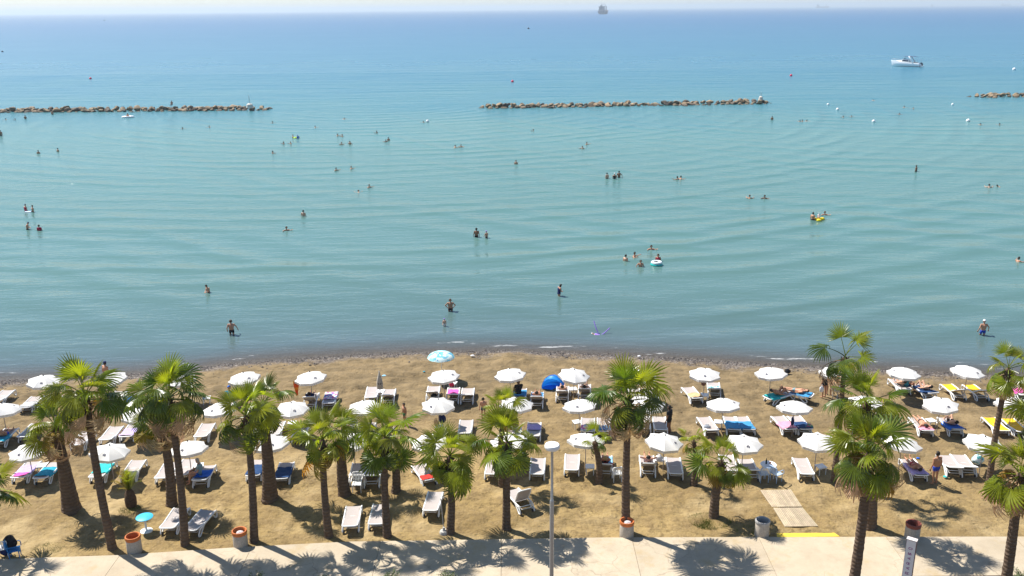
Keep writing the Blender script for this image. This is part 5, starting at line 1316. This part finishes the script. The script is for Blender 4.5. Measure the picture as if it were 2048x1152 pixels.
def motor_boat():
    p = sea_pt(1812, 133); root = tag(empty('motor_boat', p, PI - .7), 'white motor yacht with dark canopy anchored at the upper right', 'boat')
    gel = mat('white_gelcoat', (.90, .90, .90), .3, .02); dkw = mat('tinted_screen', (.02, .025, .05), .1); grey = mat('boat_grey', (.25, .27, .3), .5)
    hull(root, 10.5, 4.2, 2.2, 1.5, gel, tumble=.28)
    P = [[(x, y * w, z if abs(y) < .9 else zb) for y in (-1, -.8, 0, .8, 1)] for x, w, z, zb in ((-1.2, 1.55, 1.6, 1.5), (-1.1, 1.5, 2.7, 1.6), (.6, 1.4, 2.9, 1.8), (1.6, 1.25, 2.5, 1.9), (4.0, .5, 2.2, 2.1))]
    MB().grid(P).build('cabin', gel, root, 50)
    MB().grid([[(1.35, y, 2.72), (.35, y * 1.1, 3.35)] for y in (-1.2, -.6, 0, .6, 1.2)]).build('windscreen', dkw, root)
    MB().box(-4.0, -1.25, -1.2, 1.2, 1.55, 1.75).build('cockpit', dkw, root)
    for y in (-1.46, 1.46): MB().box(-1.0, 1.3, y - .04, y + .04, 2.0, 2.45).build('side_window', dkw, root)
    MB().tube(arc_pts((-2.8, -1.6, 1.5), (-1.6, -1.55, 3.3), (-1.0, -1.0, 3.8), (-1.0, 1.0, 3.8), (-1.6, 1.55, 3.3), (-2.8, 1.6, 1.5)), .2, 8).build('arch', gel, root, 60)
    MB().grid([[(x, y, 3.85 + .15 * (1 - (y / 1.4) ** 2)) for y in (-1.4, -.7, 0, .7, 1.4)] for x in (-3.8, -2.2, -.6, .8)]).build('canopy', mat('boat_canvas', (.05, .07, .14), .8), root, 60)
    for x in (-3.7, .8):
        for y in (-1.25, 1.25): MB().tube([(x, y, 1.5), (x, y, 3.85)], .03, 6).build('canopy_post', STEEL, root)
    MB().box(-6.3, -5.1, -1.6, 1.6, .35, .5).build('swim_platform', gel, root)
    MB().tube([(-6.1, .3, .5), (-6.0, .3, 1.3), (-5.5, .3, 1.5)], .3, 8).build('outboard_motor', dkw, root)
    MB().tube([(-5.2, -.9, 1.2), (-5.2, -.9, 3.2)], .05, 6).build('flag_staff', grey, root)
    MB().tube(arc_pts((1, -1.5, 2.2), (4, -1.1, 2.8), (5.6, 0, 2.95), (4, 1.1, 2.8), (1, 1.5, 2.2)), .035, 6).build('rail', STEEL, root)
motor_boat()
def ship(px, py, dist, L, yaw, label, style=0):
    d = ray(px, py); p = Vector((d[0], d[1], 0)) / d[1] * dist; p.z = SEA
    root = tag(empty('cargo_ship', p, yaw), label, 'ship', 'ships on the horizon')
    hm = mat('ship_hull', (.05, .07, .10), .6, .2, .05); wm = mat('ship_paint', (.16, .17, .19), .6, .1, .05); k = L / 120
    h = hull(root, L, 24 * k, 15 * k, 11 * k, hm, dk=mat('ship_deck', (.16, .12, .11), .8))
    MB().box(-.44 * L, -.28 * L, -10 * k, 10 * k, 11 * k, 18 * k).build('deckhouse', wm, root)
    MB().box(-.42 * L, -.31 * L, -9 * k, 9 * k, 18.01 * k, 26 * k).build('accommodation', wm, root)
    b = MB().box(-.40 * L, -.34 * L, -11.5 * k, 11.5 * k, 26.01 * k, 29 * k).build('bridge', wm, root)
    for j in range(6): MB().box(-.3395 * L, -.339 * L, (-10 + j * 3.4) * k, (-7.4 + j * 3.4) * k, 27 * k, 28.4 * k).build('window', mat('ship_glass', (.03, .04, .05), .2), b)
    MB().box(-.455 * L, -.425 * L, -3 * k, 3 * k, 18.02 * k, 33 * k).build('funnel', hm, root)
    MB().tube([(-.37 * L, 0, 29 * k), (-.37 * L, 0, 42 * k)], [.8 * k, .3 * k], 6).build('mast', wm, root)
    for x in ((-.12, .12, .33) if style == 0 else (.3,)):
        c = MB().tube([(x * L, 0, 11 * k), (x * L, 0, 30 * k)], [2.2 * k, 1.4 * k], 8).build('crane', wm, root)
        MB().tube([(x * L, 0, 24 * k), ((x + .09) * L, 9 * k, 40 * k)], [1.1 * k, .5 * k], 6).build('jib', wm, c)
    for x in (-.2, -.03, .14, .27): MB().box((x - .055) * L, (x + .055) * L, -8 * k, 8 * k, 10 * k, 13.5 * k).build('hatch', hm, root)
ship(1208, 28, 3600, 118, 1.25, 'dark cargo ship with masts, largest and nearest on the horizon'); ship(1645, 13, 11000, 150, .15, 'faint pale ship right of the nearest cargo ship', 1); ship(1865, 10, 11500, 90, 1.0, 'small faint ship on the horizon near the right', 1); ship(2012, 8, 14000, 140, .1, 'faintest low ship at the far right of the horizon', 1)
def small_boat():
    p = sea_pt(209, 41); root = tag(empty('speed_boat', p, PI - .1), 'tiny dark speedboat with a white wake far out at the left', 'boat')
    hull(root, 6, 2.1, 1.2, .9, mat('green_hull', (.04, .12, .1), .4)); MB().box(-1, .8, -.6, .6, .9, 1.6).build('console', WHITE, root)
    MB().add([(-3, -.5, .05), (-3, .5, .05), (-40, 6, .05), (-40, -6, .05), (-14, 0, .05)], [(0, 4, 3), (1, 2, 4), (0, 1, 4)]).build('wake', mat('wake_foam', (.75, .78, .8), .8), root)
small_boat()
BU = {k: mat('buoy_' + k, c, .5, .1) for k, c in dict(red=(.75, .02, .08), white=(.8, .8, .8), black=(.03, .03, .04)).items()}
def buoy(px, py, k, r, label):
    p = sea_pt(px, py); root = tag(empty('buoy', p), label, 'buoy', 'marker buoys')
    MB().sphere((0, 0, r * .35), r, 14, 9, (1, 1, 1)).build('float_ball', BU[k], root, 180); MB().lathe([(r * .2, r * 1.2), (r * .2, r * 1.5), (r * .08, r * 1.6)], 8).build('eye', BU[k], root)
for px, py, k, r, w in ((181, 158, 'red', .45, 'red marker buoy beyond the left breakwater'), (1025, 164, 'red', .45, 'red marker buoy beyond the left end of the middle breakwater'), (1582, 152, 'red', .45, 'red marker buoy beyond the right end of the middle breakwater'),
                        (5, 104, 'black', .6, 'dark buoy far out at the left edge'), (1057, 58, 'black', 1.3, 'dark buoy far out in the middle'), (2028, 140, 'white', .6, 'white buoy right of the motor yacht'), (855, 244, 'white', .35, 'white buoy beside a swimmer in the left gap'),
                        (1747, 244, 'white', .35, 'white buoy below the gap between middle and right breakwaters'), (1675, 220, 'white', .35, 'white buoy right of the middle breakwater tip'), (1905, 210, 'white', .3, 'white buoy left of the right breakwater'), (1936, 243, 'white', .4, 'white buoy below the right breakwater'), (1656, 210, 'white', .3, 'tiny white buoy close to the middle breakwater tip')):
    buoy(px, py, k, r, w)
def paddle_float():
    p = sea_pt(256, 235); root = tag(empty('inflatable_boat', p, .2), 'small white inflatable boat with a person off the left breakwater', 'boat')
    o = torus(.8, .25).build('tube', mat('white_vinyl', (.75, .78, .78), .25), root, 180); o.scale = (1.35, .8, 1); o.location.z = .12
    MB().box(-.8, .8, -.5, .5, .03, .06).build('floor', mat('orange_floor', (.6, .25, .08), .6), root)
    person('sit', p + Vector((0, 0, .15)), .5, 'person sitting in the white inflatable boat', 0, wear=(('swim_shorts', bk_),))
paddle_float()
def beacon(px, py, label, w):
    p = sea_pt(px, py); p.y += 1.0; root = tag(empty('beacon', (p.x, p.y, SEA + 1.0)), label, 'beacon')
    MB().lathe([(.9 * w, -.3), (.7 * w, .5), (.3 * w, .7)], 12).build('plinth', mat('plinth', (.6, .55, .48), .8), root, 40); MB().tube([(0, 0, .6), (0, 0, 2.6 * w)], .08, 6).build('pole', STEEL, root)
beacon(498, 222, 'thin pole on a pale plinth near the right end of the left breakwater', 1.0); beacon(1523, 207, 'small pale marker on the right end of the middle breakwater', .65)

# ================================================================== HAZE
if HAZE:
    m = bpy.data.materials.new('haze_air'); m.use_nodes = True; n = m.node_tree.nodes; n.clear()
    ou = n.new('ShaderNodeOutputMaterial'); pv = n.new('ShaderNodeVolumePrincipled')
    pv.inputs['Color'].default_value = (.76, .88, 1, 1); pv.inputs['Density'].default_value = HAZE; pv.inputs['Anisotropy'].default_value = .25
    m.node_tree.links.new(pv.outputs[0], ou.inputs['Volume'])
    o = MB().box(-31500, 31500, -400, 27500, -8, 75).build('haze', m)
    tag(o, 'pale sea haze that thickens towards the horizon', 'haze', kind='stuff')
